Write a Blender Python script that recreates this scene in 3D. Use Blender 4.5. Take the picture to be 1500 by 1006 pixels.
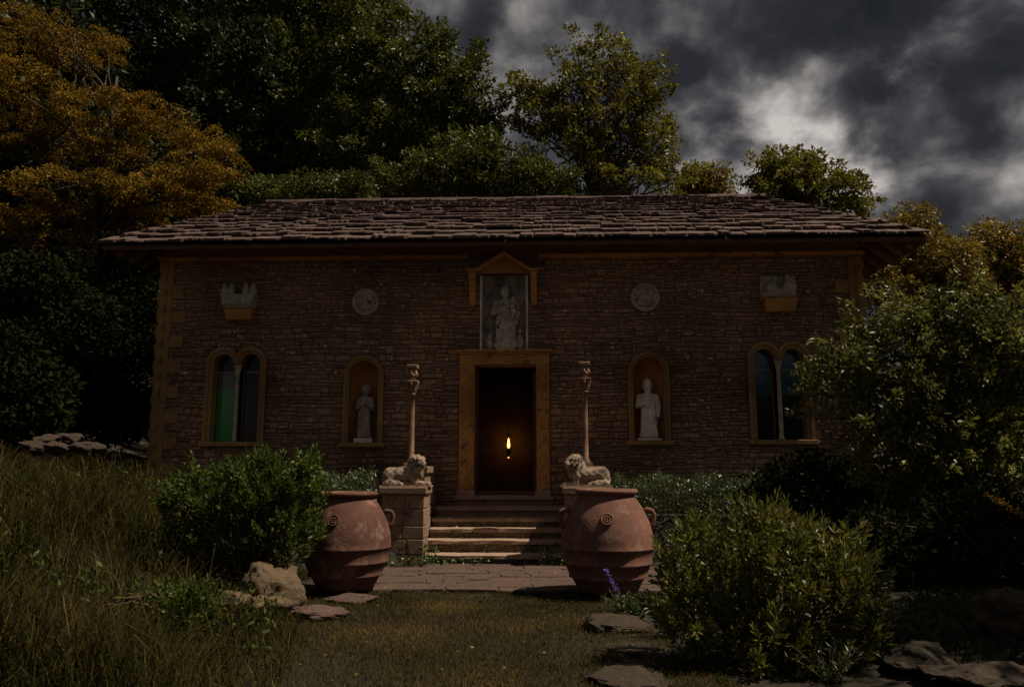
import bpy, bmesh, math, random
import numpy as np
from mathutils import Vector, Matrix, Quaternion
from mathutils import noise as mnoise

for o in list(bpy.data.objects): bpy.data.objects.remove(o)
scene = bpy.context.scene
col = scene.collection
rng = np.random.default_rng(7)
random.seed(7)
PI = math.pi

# ------------------------------------------------------------------ camera
FPX = 1167.0
PITCH = math.radians(9.06); YAW = math.radians(2.2)
CAM = np.array([0.62, -13.1, 1.32])
cd = bpy.data.cameras.new('camera'); camo = bpy.data.objects.new('camera', cd); col.objects.link(camo)
cd.sensor_width = 36.0; cd.lens = FPX/1500*36.0; cd.clip_end = 2000; cd.clip_start = 0.05
camo.location = CAM; camo.rotation_euler = (PI/2+PITCH, 0, YAW)
scene.camera = camo
Fv = np.array([-math.sin(YAW)*math.cos(PITCH), math.cos(YAW)*math.cos(PITCH), math.sin(PITCH)])
Rv = np.array([math.cos(YAW), math.sin(YAW), 0.0]); Uv = np.cross(Rv, Fv)
def ray(x, y): return Fv + Rv*(x-750)/FPX - Uv*(y-503)/FPX
def on_y(x, y, Y=0.0):
    d = ray(x, y); return CAM + d*(Y-CAM[1])/d[1]
def on_z(x, y, Z=0.0):
    d = ray(x, y); return CAM + d*(Z-CAM[2])/d[2]
def FX(x, y, Y=0.0): return float(on_y(x, y, Y)[0])
def FZ(x, y, Y=0.0): return float(on_y(x, y, Y)[2])

# ------------------------------------------------------------------ light
SUN = Vector((0.54, -0.027, 0.84)).normalized()
ld = bpy.data.lights.new('sun', 'SUN'); ld.energy = 4.6; ld.angle = math.radians(0.5); ld.color = (1.0, 0.87, 0.69)
lo = bpy.data.objects.new('sun', ld); col.objects.link(lo); lo.rotation_euler = SUN.to_track_quat('Z', 'Y').to_euler()
lo.location = (8, 4, 14)

world = bpy.data.worlds.new('World'); scene.world = world; world.use_nodes = True
wt = world.node_tree; wt.nodes.clear()
def wn(t, **k):
    n = wt.nodes.new(t)
    for a, v in k.items(): setattr(n, a, v)
    return n
def wmath(op, a, b=None, c=None):
    n = wn('ShaderNodeMath', operation=op)
    for i, v in enumerate((a, b, c)):
        if v is None: continue
        if isinstance(v, (int, float)): n.inputs[i].default_value = v
        else: wt.links.new(v, n.inputs[i])
    return n.outputs[0]
tc = wn('ShaderNodeTexCoord')
nrm = wn('ShaderNodeVectorMath', operation='NORMALIZE'); wt.links.new(tc.outputs['Generated'], nrm.inputs[0])
sp = wn('ShaderNodeSeparateXYZ'); wt.links.new(nrm.outputs[0], sp.inputs[0])
zz = wmath('ADD', wmath('MAXIMUM', sp.outputs[2], 0.0), 0.55)
cb = wn('ShaderNodeCombineXYZ')
wt.links.new(wmath('DIVIDE', sp.outputs[0], zz), cb.inputs[0]); wt.links.new(wmath('DIVIDE', sp.outputs[1], zz), cb.inputs[1])
def wnoise(scale, detail, rough, dist, off):
    mp = wn('ShaderNodeMapping'); mp.inputs['Location'].default_value = off; wt.links.new(cb.outputs[0], mp.inputs[0])
    n = wn('ShaderNodeTexNoise', noise_dimensions='2D'); n.inputs['Scale'].default_value = scale; n.inputs['Detail'].default_value = detail
    n.inputs['Roughness'].default_value = rough; n.inputs['Distortion'].default_value = dist
    wt.links.new(mp.outputs[0], n.inputs['Vector']); return n.outputs['Fac']
n1 = wnoise(3.1, 10, 0.55, 0.15, (3.1, 1.7, 0.4)); n2 = wnoise(10.5, 8, 0.6, 0.2, (0.3, 5.2, 0.0))
dens = wmath('ADD', wmath('MULTIPLY_ADD', n1, 0.95, 0.02), wmath('MULTIPLY_ADD', n2, 0.55, -0.275))
wv = wn('ShaderNodeTexNoise'); wv.inputs['Scale'].default_value = 9.0; wv.inputs['Detail'].default_value = 4; wt.links.new(nrm.outputs[0], wv.inputs['Vector'])
wsub = wn('ShaderNodeVectorMath', operation='SUBTRACT'); wt.links.new(wv.outputs['Color'], wsub.inputs[0]); wsub.inputs[1].default_value = (.5, .5, .5)
wsc = wn('ShaderNodeVectorMath', operation='SCALE'); wt.links.new(wsub.outputs[0], wsc.inputs[0]); wsc.inputs['Scale'].default_value = 0.16
wadd = wn('ShaderNodeVectorMath', operation='ADD'); wt.links.new(nrm.outputs[0], wadd.inputs[0]); wt.links.new(wsc.outputs[0], wadd.inputs[1])
wnr = wn('ShaderNodeVectorMath', operation='NORMALIZE'); wt.links.new(wadd.outputs[0], wnr.inputs[0])
# breaks and heavy masses of this particular sky
spots_ = None
for (px, py, rad, amp) in [(1120, 215, 10, .17), (1200, 185, 6, .17), (1290, 232, 4.5, .19), (1455, 225, 5, .15), (1050, 180, 3, .10), (795, 50, 4.5, .14), (770, 95, 4, .09),
                           (1395, 78, 3, .07), (1425, 45, 8, -.12), (1150, 240, 8, .06), (1000, 10, 4, .05), (1080, 70, 8, -.08), (1260, 95, 6, -.13), (1360, 180, 4.5, -.13),
                           (700, 25, 5, -.07), (1200, 40, 14, -.09), (1450, 90, 8, -.07), (950, 60, 9, -.10), (860, -10, 9, -.08), (1420, 300, 7, -.10), (950, 150, 5, -.06), (1330, 300, 3, -.05), (1460, 120, 4, -.08)]:
    v = ray(px, py); v = v/np.linalg.norm(v)
    dp = wn('ShaderNodeVectorMath', operation='DOT_PRODUCT'); wt.links.new(wnr.outputs[0], dp.inputs[0]); dp.inputs[1].default_value = tuple(v)
    mr = wn('ShaderNodeMapRange', interpolation_type='SMOOTHSTEP'); wt.links.new(dp.outputs['Value'], mr.inputs[0])
    mr.inputs[1].default_value = math.cos(math.radians(rad)); mr.inputs[2].default_value = 1.0
    mr.inputs[3].default_value = 0.0; mr.inputs[4].default_value = amp*1.3 if amp > 0 and px > 1000 else amp
    spots_ = mr.outputs[0] if spots_ is None else wmath('ADD', spots_, mr.outputs[0])
n3 = wnoise(6.0, 9, 0.6, 0.15, (7.3, 2.2, 0.0))
dens = wmath('ADD', dens, wmath('MULTIPLY', spots_, wmath('MAXIMUM', wmath('MULTIPLY_ADD', n3, 4.2, -1.05), 0.1)))
vo = wn('ShaderNodeTexVoronoi', voronoi_dimensions='2D', feature='F1'); vo.inputs['Scale'].default_value = 5.5; vo.inputs['Detail'].default_value = 2; vo.inputs['Roughness'].default_value = .6
vmx = wn('ShaderNodeVectorMath', operation='ADD'); wt.links.new(cb.outputs[0], vmx.inputs[0]); wt.links.new(wsc.outputs[0], vmx.inputs[1]); wt.links.new(vmx.outputs[0], vo.inputs['Vector'])
dens = wmath('ADD', dens, wmath('MULTIPLY_ADD', vo.outputs['Distance'], -0.26, 0.235))
rp = wn('ShaderNodeValToRGB'); wt.links.new(dens, rp.inputs[0])
el = rp.color_ramp.elements
el[0].position = 0.0; el[0].color = (0.012, 0.013, 0.016, 1)
el[1].position = 0.98; el[1].color = (0.58, 0.54, 0.51, 1)
for p, c in ((0.30, (0.024, 0.025, 0.029, 1)), (0.38, (0.036, 0.037, 0.042, 1)), (0.47, (0.056, 0.056, 0.061, 1)), (0.56, (0.10, 0.097, 0.099, 1)), (0.66, (0.19, 0.178, 0.173, 1)), (0.78, (0.32, 0.298, 0.285, 1))):
    e = el.new(p); e.color = c
sky = wn('ShaderNodeTexSky', sky_type='NISHITA', sun_disc=False)
sky.sun_elevation = math.asin(SUN.z); sky.sun_rotation = math.atan2(SUN.x, SUN.y)
skm = wn('ShaderNodeVectorMath', operation='SCALE'); wt.links.new(sky.outputs[0], skm.inputs[0]); skm.inputs['Scale'].default_value = 0.05
mixc = wn('ShaderNodeMixRGB'); wt.links.new(rp.outputs[0], mixc.inputs[1]); wt.links.new(skm.outputs[0], mixc.inputs[2]); mixc.inputs[0].default_value = 0.02
bg = wn('ShaderNodeBackground'); wt.links.new(mixc.outputs[0], bg.inputs[0]); bg.inputs[1].default_value = 1.0
wo = wn('ShaderNodeOutputWorld'); wt.links.new(bg.outputs[0], wo.inputs[0])
vs = scene.view_settings; vs.view_transform = 'Standard'; vs.look = 'None'; vs.exposure = 0.0; vs.gamma = 1.0; vs.use_curve_mapping = False

# ------------------------------------------------------------------ materials
def mat(name, base, col2=None, rough=0.85, nscale=3.0, var=0.15, rvar=0.2, bump=0.4, bscale=30.0, spots=None, spot_amt=0.62, spot_scale=9.0, spec=0.3, bdist=0.02, macro=0.0, soft=.06):
    m = bpy.data.materials.new(name); m.use_nodes = True; t = m.node_tree; N = t.nodes; L = t.links
    bs = N['Principled BSDF']; bs.inputs['Roughness'].default_value = rough; bs.inputs['Specular IOR Level'].default_value = spec
    geo = N.new('ShaderNodeNewGeometry'); oi = N.new('ShaderNodeObjectInfo')
    def math_(op, a, b):
        n = N.new('ShaderNodeMath'); n.operation = op
        for i, v in enumerate((a, b)):
            if isinstance(v, (int, float)): n.inputs[i].default_value = v
            else: L.new(v, n.inputs[i])
        return n.outputs[0]
    rnd = math_('FRACT', math_('ADD', geo.outputs['Random Per Island'], oi.outputs['Random']), 0)
    def noise(sc, det=5, ro=.6):
        n = N.new('ShaderNodeTexNoise'); n.inputs['Scale'].default_value = sc; n.inputs['Detail'].default_value = det; n.inputs['Roughness'].default_value = ro
        L.new(geo.outputs['Position'], n.inputs['Vector']); return n.outputs['Fac']
    def mix(f, a, b):
        n = N.new('ShaderNodeMixRGB')
        for i, v in enumerate((f, a, b)):
            if isinstance(v, (int, float)): n.inputs[i].default_value = v
            elif isinstance(v, tuple): n.inputs[i].default_value = v+(1,)
            else: L.new(v, n.inputs[i])
        return n.outputs[0]
    n1 = noise(nscale)
    f = N.new('ShaderNodeMapRange'); L.new(n1, f.inputs[0]); f.inputs[1].default_value = .35; f.inputs[2].default_value = .65
    fac = f.outputs[0]
    if rvar: fac = math_('ADD', math_('MULTIPLY', fac, 0.45), math_('MULTIPLY', rnd, 0.55))
    c = mix(fac, tuple(base), tuple(col2 if col2 else base))
    # value variation
    v = math_('ADD', 1-var-rvar, math_('ADD', math_('MULTIPLY', noise(nscale*4.3), 2*var), math_('MULTIPLY', rnd, 2*rvar)))
    vm = N.new('ShaderNodeVectorMath'); vm.operation = 'SCALE'; L.new(c, vm.inputs[0]); L.new(v, vm.inputs['Scale']); c = vm.outputs[0]
    if macro:
        mr = N.new('ShaderNodeMapRange'); L.new(noise(.55, 4, .55), mr.inputs[0]); mr.inputs[1].default_value = .36; mr.inputs[2].default_value = .64; mr.inputs[3].default_value = 1-macro; mr.inputs[4].default_value = 1+macro*.7
        vm = N.new('ShaderNodeVectorMath'); vm.operation = 'SCALE'; L.new(c, vm.inputs[0]); L.new(mr.outputs[0], vm.inputs['Scale']); c = vm.outputs[0]
    if spots:
        s = N.new('ShaderNodeMapRange'); L.new(noise(spot_scale, 6, .7), s.inputs[0]); s.inputs[1].default_value = spot_amt; s.inputs[2].default_value = spot_amt+soft
        c = mix(s.outputs[0], c, tuple(spots))
    L.new(c, bs.inputs['Base Color'])
    if bump:
        b = N.new('ShaderNodeBump'); b.inputs['Strength'].default_value = bump; b.inputs['Distance'].default_value = bdist
        L.new(noise(bscale, 8, .65), b.inputs['Height']); L.new(b.outputs[0], bs.inputs['Normal'])
    return m
def leafmat(name, a, b, trans=0.35, rough=0.45, spec=0.4, c3=None):
    m = bpy.data.materials.new(name); m.use_nodes = True; t = m.node_tree; N = t.nodes; L = t.links
    bs = N['Principled BSDF']; bs.inputs['Roughness'].default_value = rough; bs.inputs['Specular IOR Level'].default_value = spec
    geo = N.new('ShaderNodeNewGeometry')
    rp = N.new('ShaderNodeValToRGB'); L.new(geo.outputs['Random Per Island'], rp.inputs[0])
    rp.color_ramp.elements[0].color = tuple(a)+(1,); rp.color_ramp.elements[1].color = tuple(b)+(1,)
    if c3: e = rp.color_ramp.elements.new(0.93); e.color = tuple(b)+(1,); rp.color_ramp.elements[-1].color = tuple(c3)+(1,)
    ns = N.new('ShaderNodeTexNoise'); ns.inputs['Scale'].default_value = 1.3; ns.inputs['Detail'].default_value = 3; L.new(geo.outputs['Position'], ns.inputs['Vector'])
    mr = N.new('ShaderNodeMapRange'); L.new(ns.outputs['Fac'], mr.inputs[0]); mr.inputs[1].default_value = .3; mr.inputs[2].default_value = .7; mr.inputs[3].default_value = .6; mr.inputs[4].default_value = 1.4
    vm = N.new('ShaderNodeVectorMath'); vm.operation = 'SCALE'; L.new(rp.outputs[0], vm.inputs[0]); L.new(mr.outputs[0], vm.inputs['Scale'])
    L.new(vm.outputs[0], bs.inputs['Base Color'])
    tr = N.new('ShaderNodeBsdfTranslucent'); L.new(vm.outputs[0], tr.inputs[0])
    mx = N.new('ShaderNodeMixShader'); mx.inputs[0].default_value = trans
    L.new(bs.outputs[0], mx.inputs[1]); L.new(tr.outputs[0], mx.inputs[2]); L.new(mx.outputs[0], N['Material Output'].inputs[0])
    return m
def emit(name, c, s):
    m = bpy.data.materials.new(name); m.use_nodes = True; t = m.node_tree; bs = t.nodes['Principled BSDF']
    bs.inputs['Base Color'].default_value = (0, 0, 0, 1); bs.inputs['Emission Color'].default_value = tuple(c)+(1,); bs.inputs['Emission Strength'].default_value = s
    return m
def glass(name, c, rough=0.05, spec=0.5):
    m = mat(name, c, rough=rough, var=.08, rvar=0, bump=.12, bscale=3.0, nscale=2.0, spec=spec)
    return m

M = dict(
    stone=mat('rubble_stone', (.46, .275, .155), (.155, .096, .072), rough=.9, nscale=2.2, rvar=.50, var=.40, bump=1.0, bscale=30, spots=(.68, .57, .45), spot_amt=.595, spot_scale=12, macro=.45),
    mortar=mat('mortar', (.23, .15, .10), (.14, .095, .065), rvar=0, bump=.6, bscale=60, macro=.3),
    slate=mat('stone_slate', (.135, .084, .067), (.066, .044, .038), rough=.85, rvar=.36, var=.36, bump=.7, bscale=26, spots=(.20, .15, .11), spot_amt=.64, spot_scale=11, macro=.3),
    ochre=mat('ochre_limestone', (.36, .215, .085), (.28, .16, .065), rvar=.05, var=.2, bump=.4, bscale=25, spots=(.17, .11, .06), spot_amt=.57, spot_scale=5, macro=.35),
    doorstone=mat('orange_limestone', (.62, .31, .095), (.45, .21, .065), rvar=.05, var=.25, bump=.5, bscale=34, spots=(.20, .11, .055), spot_amt=.57, spot_scale=6, macro=.4),  # orange stone, its colour also raised for the warm glow at the door
    terra_niche=mat('warm_plaster', (.42, .19, .07), (.30, .13, .05), rvar=0, var=.2, bump=.3, bscale=20),
    frieze=mat('frieze_plaster', (.36, .165, .065), (.24, .11, .05), rvar=0, var=.25, nscale=1.2, bump=.3, bscale=18),
    marble=mat('weathered_marble', (.86, .78, .67), (.58, .50, .42), rvar=0, var=.3, nscale=5, bump=.5, bscale=45, spots=(.22, .17, .13), spot_amt=.63, spot_scale=8),
    darkstone=mat('dark_statue_stone', (.42, .36, .29), (.26, .21, .17), rvar=0, var=.35, nscale=6, bump=.6, bscale=45, spots=(.09, .07, .055), spot_amt=.58, spot_scale=8),  # darker stone with dark blotches for one niche statue
    relstone=mat('relief_marble', (.64, .56, .47), (.34, .28, .23), rvar=0, var=.4, nscale=4, bump=.6, bscale=45, spots=(.10, .08, .065), spot_amt=.57, spot_scale=6),
    shaded_rock=mat('shaded_rubble', (.062, .040, .026), (.034, .024, .016), rvar=.2, var=.4, nscale=6, bump=.9, bscale=16, spots=(.03, .032, .014), spot_amt=.56, spot_scale=9, bdist=.04),  # darker copy of the boulder stone; shade on these rocks is in its colour
    slab=mat('stained_slab', (.30, .26, .22), (.13, .105, .085), rvar=0, var=.4, nscale=3.5, bump=.6, bscale=20, spots=(.07, .05, .04), spot_amt=.57, spot_scale=5),
    greystone=mat('carved_grey_stone', (.50, .44, .34), (.32, .28, .22), rvar=0, var=.3, nscale=8, bump=.6, bscale=50),
    lion=mat('lion_stone', (.42, .31, .22), (.20, .145, .105), rvar=0, var=.38, nscale=9, bump=.8, bscale=55, spots=(.07, .058, .045), spot_amt=.56, spot_scale=10),
    block=mat('ashlar_block', (.30, .195, .125), (.19, .125, .085), rvar=.18, var=.3, nscale=4, bump=.7, bscale=32, spots=(.08, .065, .04), spot_amt=.58, spot_scale=6),
    column=mat('column_stone', (.33, .19, .115), (.19, .11, .072), rvar=0, var=.4, nscale=7, bump=.8, bscale=50),
    step=mat('step_stone', (.40, .27, .19), (.28, .185, .135), rvar=.1, var=.28, nscale=5, bump=.7, bscale=30, spots=(.08, .08, .04), spot_amt=.63, spot_scale=7),
    flag=mat('flagstone', (.125, .075, .057), (.075, .048, .038), rvar=.14, var=.35, nscale=3, bump=1.0, bscale=16, spots=(.05, .045, .025), spot_amt=.60, spot_scale=7, bdist=.03),
    terracotta=mat('terracotta', (.205, .088, .056), (.092, .044, .034), rough=.85, rvar=.04, var=.48, nscale=2.4, bump=.5, bscale=30, spots=(.29, .175, .13), spot_amt=.51, spot_scale=5.5, bdist=.014, macro=.4, soft=.24),
    rock=mat('boulder', (.17, .112, .062), (.085, .058, .036), rvar=.1, var=.4, nscale=3.5, bump=.9, bscale=14, spots=(.05, .048, .025), spot_amt=.59, spot_scale=6, bdist=.04),
    wood=mat('dark_timber', (.14, .07, .035), (.09, .045, .025), rvar=.15, var=.2, bump=.4, bscale=30),
    bark=mat('bark', (.075, .055, .038), (.045, .033, .024), rvar=0, var=.3, bump=.9, bscale=22),
    twig=mat('twig', (.10, .065, .035), rvar=0, bump=0),
    soil=mat('earth', (.022, .019, .010), (.034, .025, .014), rvar=0, var=.3, nscale=1.4, bump=.9, bscale=14, bdist=.05),
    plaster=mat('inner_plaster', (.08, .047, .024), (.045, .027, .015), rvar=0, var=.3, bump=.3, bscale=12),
    iron=mat('dark_iron', (.03, .025, .02), rvar=0, bump=.2),
    gl_dark=glass('dark_window_glass', (.012, .014, .016)),
    gl_grey_refl=glass('pale_reflection_glass', (.11, .12, .12)),  # pale upper part of the reflection, painted as pane colour
    gl_green_refl=glass('green_reflection_glass', (.030, .26, .065)),  # green reflection painted into the pane colour
    gl_blue=glass('blue_window_glass', (.02, .075, .13)),
    flame=emit('lamp_flame', (1.0, .40, .09), 6.0), ember=emit('lamp_bead', (1.0, .35, .07), 2.5),
    lampglass=mat('amber_glass', (.35, .12, .02), rvar=0, rough=.2, bump=0),
    lf_maple=leafmat('maple_leaves', (.135, .090, .011), (.27, .155, .015), trans=.2, rough=.7, spec=.1, c3=(.38, .18, .018)),
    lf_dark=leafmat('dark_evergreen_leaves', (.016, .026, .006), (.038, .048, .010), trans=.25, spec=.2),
    lf_shaded=leafmat('shaded_leaves', (.009, .012, .004), (.020, .022, .006), trans=.12, spec=.03, rough=.8),  # leaf colour darkened to carry the shade of understorey and bush foot
    lf_mid=leafmat('mid_green_leaves', (.032, .050, .008), (.110, .112, .014), trans=.35, spec=.25, c3=(.17, .15, .02)),
    lf_gold=leafmat('golden_green_leaves', (.070, .082, .010), (.215, .185, .017), trans=.4, spec=.25, c3=(.34, .23, .03)),
    lf_brown=leafmat('bronze_green_leaves', (.100, .082, .010), (.27, .18, .016), trans=.35, c3=(.36, .20, .02)),
    lf_gloss=leafmat('glossy_leaves', (.060, .078, .014), (.21, .195, .040), trans=.42, rough=.42, spec=.45),
    lf_shrub=leafmat('bay_leaves', (.034, .062, .010), (.098, .118, .017), trans=.3, rough=.5, spec=.2),
    lf_shrub2=leafmat('olive_leaves', (.050, .070, .012), (.145, .140, .020), trans=.3, rough=.42, spec=.4, c3=(.20, .11, .02)),
    ivy=leafmat('ivy_leaves', (.05, .085, .025), (.12, .15, .045), trans=.2, rough=.4),
    hedge=leafmat('hedge_leaves', (.045, .075, .025), (.125, .145, .065), trans=.2, rough=.38, spec=.5),
    lawn=leafmat('lawn_grass', (.025, .028, .006), (.072, .052, .011), trans=.3, rough=.7, spec=.1),
    tall=leafmat('tall_grass', (.014, .020, .005), (.054, .041, .010), trans=.25, rough=.7, spec=.06, c3=(.16, .10, .03)),
    seed=leafmat('dry_grass', (.08, .055, .02), (.17, .105, .042), trans=.25, rough=.8, spec=.1),
    lav=leafmat('violet_petals', (.12, .07, .42), (.24, .16, .60), trans=.25, rough=.6),
    yellowfl=leafmat('ochre_petals', (.42, .22, .02), (.55, .30, .03), trans=.25, rough=.6),
)

# ------------------------------------------------------------------ helpers
class MB:
    def __init__(s): s.v = []; s.f = []
    def add(s, vs, fs):
        b = len(s.v); s.v += [tuple(map(float, p)) for p in vs]; s.f += [tuple(i+b for i in f) for f in fs]; return s
    def box(s, x0, x1, y0, y1, z0, z1, j=0.0):
        vs = [(x, y, z) for z in (z0, z1) for y in (y0, y1) for x in (x0, x1)]
        if j: vs = [tuple(c+random.uniform(-j, j) for c in p) for p in vs]
        return s.add(vs, [(0, 2, 3, 1), (4, 5, 7, 6), (0, 1, 5, 4), (2, 6, 7, 3), (0, 4, 6, 2), (1, 3, 7, 5)])
    def prism(s, pts, y0, y1):            # outline in x,z, counter-clockwise seen from the front, pushed back along y
        n = len(pts)
        vs = [(x, y0, z) for x, z in pts]+[(x, y1, z) for x, z in pts]
        return s.add(vs, [tuple(range(n)), tuple(range(2*n-1, n-1, -1))]+[(i, i+n, (i+1) % n+n, (i+1) % n) for i in range(n)])
    def tube(s, path, rad, n=8, caps=True):
        path = [Vector(p) for p in path]; k = len(path)
        if not hasattr(rad, '__len__'): rad = [rad]*k
        b = len(s.v); up = Vector((0.123, 0.31, 0.94))
        for i, p in enumerate(path):
            d = (path[min(i+1, k-1)]-path[max(i-1, 0)]).normalized()
            if abs(d.dot(up)) > .97: up = Vector((1, 0.1, 0)).normalized()
            u = d.cross(up).normalized(); w = d.cross(u)
            for q in range(n):
                a = 2*PI*q/n; s.v.append(tuple(p+(u*math.cos(a)+w*math.sin(a))*rad[i]))
        for i in range(k-1):
            for q in range(n):
                s.f.append((b+i*n+q, b+i*n+(q+1) % n, b+(i+1)*n+(q+1) % n, b+(i+1)*n+q))
        if caps: s.f += [tuple(b+q for q in range(n))[::-1], tuple(b+(k-1)*n+q for q in range(n))]
        return s
    def capsule(s, p0, r0, p1, r1, n=12):
        p0 = Vector(p0); p1 = Vector(p1); d = (p1-p0); L = d.length
        d = d.normalized() if L > 1e-6 else Vector((0, 0, 1))
        P = []; Rr = []
        for a in (-80, -55, -28): P.append(p0+d*r0*math.sin(math.radians(a))); Rr.append(r0*math.cos(math.radians(a)))
        P += [p0, p1]; Rr += [r0, r1]
        for a in (28, 55, 80): P.append(p1+d*r1*math.sin(math.radians(a))); Rr.append(r1*math.cos(math.radians(a)))
        # plain sweep along one axis
        up = Vector((0, 0, 1)) if abs(d.z) < .9 else Vector((1, 0, 0))
        u = d.cross(up).normalized(); w = d.cross(u); b = len(s.v); k = len(P)
        for p, r in zip(P, Rr):
            for q in range(n):
                a = 2*PI*q/n; s.v.append(tuple(p+(u*math.cos(a)+w*math.sin(a))*r))
        for i in range(k-1):
            for q in range(n): s.f.append((b+i*n+q, b+i*n+(q+1) % n, b+(i+1)*n+(q+1) % n, b+(i+1)*n+q))
        s.f += [tuple(b+q for q in range(n))[::-1], tuple(b+(k-1)*n+q for q in range(n))]
        return s
    def ell(s, c, r, n=14, m=9, rot=None):
        b = len(s.v); c = Vector(c)
        vs = [Vector((0, 0, -1))]
        for i in range(1, m):
            e = -PI/2+PI*i/m
            for q in range(n): a = 2*PI*q/n; vs.append(Vector((math.cos(e)*math.cos(a), math.cos(e)*math.sin(a), math.sin(e))))
        vs.append(Vector((0, 0, 1)))
        for v in vs:
            v = Vector((v.x*r[0], v.y*r[1], v.z*r[2]))
            if rot: v = rot @ v
            s.v.append(tuple(c+v))
        f = s.f
        for q in range(n): f.append((b, b+1+(q+1) % n, b+1+q))
        for i in range(m-2):
            for q in range(n):
                a0 = b+1+i*n; f.append((a0+q, a0+(q+1) % n, a0+n+(q+1) % n, a0+n+q))
        t = b+1+(m-2)*n
        for q in range(n): f.append((t+q, t+(q+1) % n, b+1+(m-1)*n))
        return s
    def lathe(s, prof, n=32, c=(0, 0, 0), fn=None):
        b = len(s.v); k = len(prof)
        for r, z in prof:
            for q in range(n):
                a = 2*PI*q/n; rr = r if fn is None else fn(r, a, z)
                s.v.append((c[0]+rr*math.cos(a), c[1]+rr*math.sin(a), c[2]+z))
        for i in range(k-1):
            for q in range(n): s.f.append((b+i*n+q, b+i*n+(q+1) % n, b+(i+1)*n+(q+1) % n, b+(i+1)*n+q))
        s.f += [tuple(b+q for q in range(n))[::-1], tuple(b+(k-1)*n+q for q in range(n))]
        return s
    def mesh(s, name, smooth=False):
        me = bpy.data.meshes.new(name); me.from_pydata(s.v, [], s.f); me.update()
        bm = bmesh.new(); bm.from_mesh(me); bmesh.ops.recalc_face_normals(bm, faces=bm.faces); bm.to_mesh(me); bm.free()
        if smooth: me.polygons.foreach_set('use_smooth', [True]*len(me.polygons))
        return me
    def build(s, name, m, parent=None, smooth=False, bevel=0.0):
        o = link(name, s.mesh(name, smooth), m, parent)
        if bevel:
            md = o.modifiers.new('bevel', 'BEVEL'); md.width = bevel; md.segments = 2; md.limit_method = 'ANGLE'
        return o
def link(name, me, m=None, parent=None):
    o = bpy.data.objects.new(name, me); col.objects.link(o)
    if m and len(me.materials) == 0: me.materials.append(M[m] if isinstance(m, str) else m)
    if parent is not None: setp(o, parent)
    return o
def setp(o, parent):
    o.parent = parent
    r = parent; loc = Vector((0, 0, 0))
    while r is not None: loc += Vector(r.location); r = r.parent if r.parent is not None and False else None
    o.matrix_parent_inverse = Matrix.Translation(loc).inverted()
def tag(o, label=None, cat=None, group=None, kind=None):
    if label: o['label'] = label
    if cat: o['category'] = cat
    if group: o['group'] = group
    if kind: o['kind'] = kind
    return o
def empty(name, loc, label, cat, group=None):
    o = bpy.data.objects.new(name, None); col.objects.link(o); o.location = loc; o.empty_display_size = .2
    return tag(o, label, cat, group)
def npmesh(name, V, faces_n, idx):
    me = bpy.data.meshes.new(name); V = np.ascontiguousarray(V, dtype=np.float32); idx = np.ascontiguousarray(idx, dtype=np.int32).ravel()
    me.vertices.add(len(V)); me.vertices.foreach_set('co', V.ravel())
    me.loops.add(len(idx)); me.loops.foreach_set('vertex_index', idx)
    nf = len(idx)//faces_n; me.polygons.add(nf)
    me.polygons.foreach_set('loop_start', np.arange(nf, dtype=np.int32)*faces_n)
    me.update(calc_edges=True); return me
def unit(a): return a/np.maximum(np.linalg.norm(a, axis=-1, keepdims=True), 1e-9)
def leaf_arrays(P, D, L, W):
    # folded diamond leaf: two triangles sharing the midrib, as two tris
    n = len(P); r = unit(rng.normal(size=(n, 3))); S = unit(np.cross(D, r)); Nn = np.cross(S, D)
    L = np.broadcast_to(np.asarray(L), (n,))[:, None]; W = np.broadcast_to(np.asarray(W), (n,))[:, None]
    mid = P+D*L*.48
    V = np.stack([P, mid+S*W*.5+Nn*W*.14, P+D*L-Nn*L*.06, mid-S*W*.5+Nn*W*.14], 1).reshape(-1, 3)
    b = np.arange(n)[:, None]*4
    return V, np.concatenate([b+np.array([[0, 1, 2]]), b+np.array([[0, 2, 3]])], 1)
def leaf_obj(name, m, P, D, L, W, parent=None):
    V, I = leaf_arrays(P, D, L, W); me = npmesh(name, V, 3, I); return link(name, me, m, parent)
def sculpt(name, mb, voxel, m, parent=None, smooth=3, disp=None):
    me = mb.mesh('tmp'); o = bpy.data.objects.new('tmp', me); col.objects.link(o)
    md = o.modifiers.new('r', 'REMESH'); md.mode = 'VOXEL'; md.voxel_size = voxel; md.use_smooth_shade = True
    if smooth: sm = o.modifiers.new('s', 'SMOOTH'); sm.iterations = smooth; sm.factor = .5
    dg = bpy.context.evaluated_depsgraph_get(); dg.update(); ev = o.evaluated_get(dg)
    new = bpy.data.meshes.new_from_object(ev); bpy.data.objects.remove(o); new.name = name
    if disp:
        n = len(new.vertices); co = np.empty(n*3, np.float32); new.vertices.foreach_get('co', co); co = co.reshape(-1, 3)
        no = np.empty(n*3, np.float32); new.vertices.foreach_get('normal', no); no = no.reshape(-1, 3)
        new.vertices.foreach_set('co', (co+no*disp(co)[:, None]).astype(np.float32).ravel()); new.update()
    new.polygons.foreach_set('use_smooth', [True]*len(new.polygons))
    return link(name, new, m, parent)
def smst(x): x = np.clip(x, 0, 1); return x*x*(3-2*x)

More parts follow.
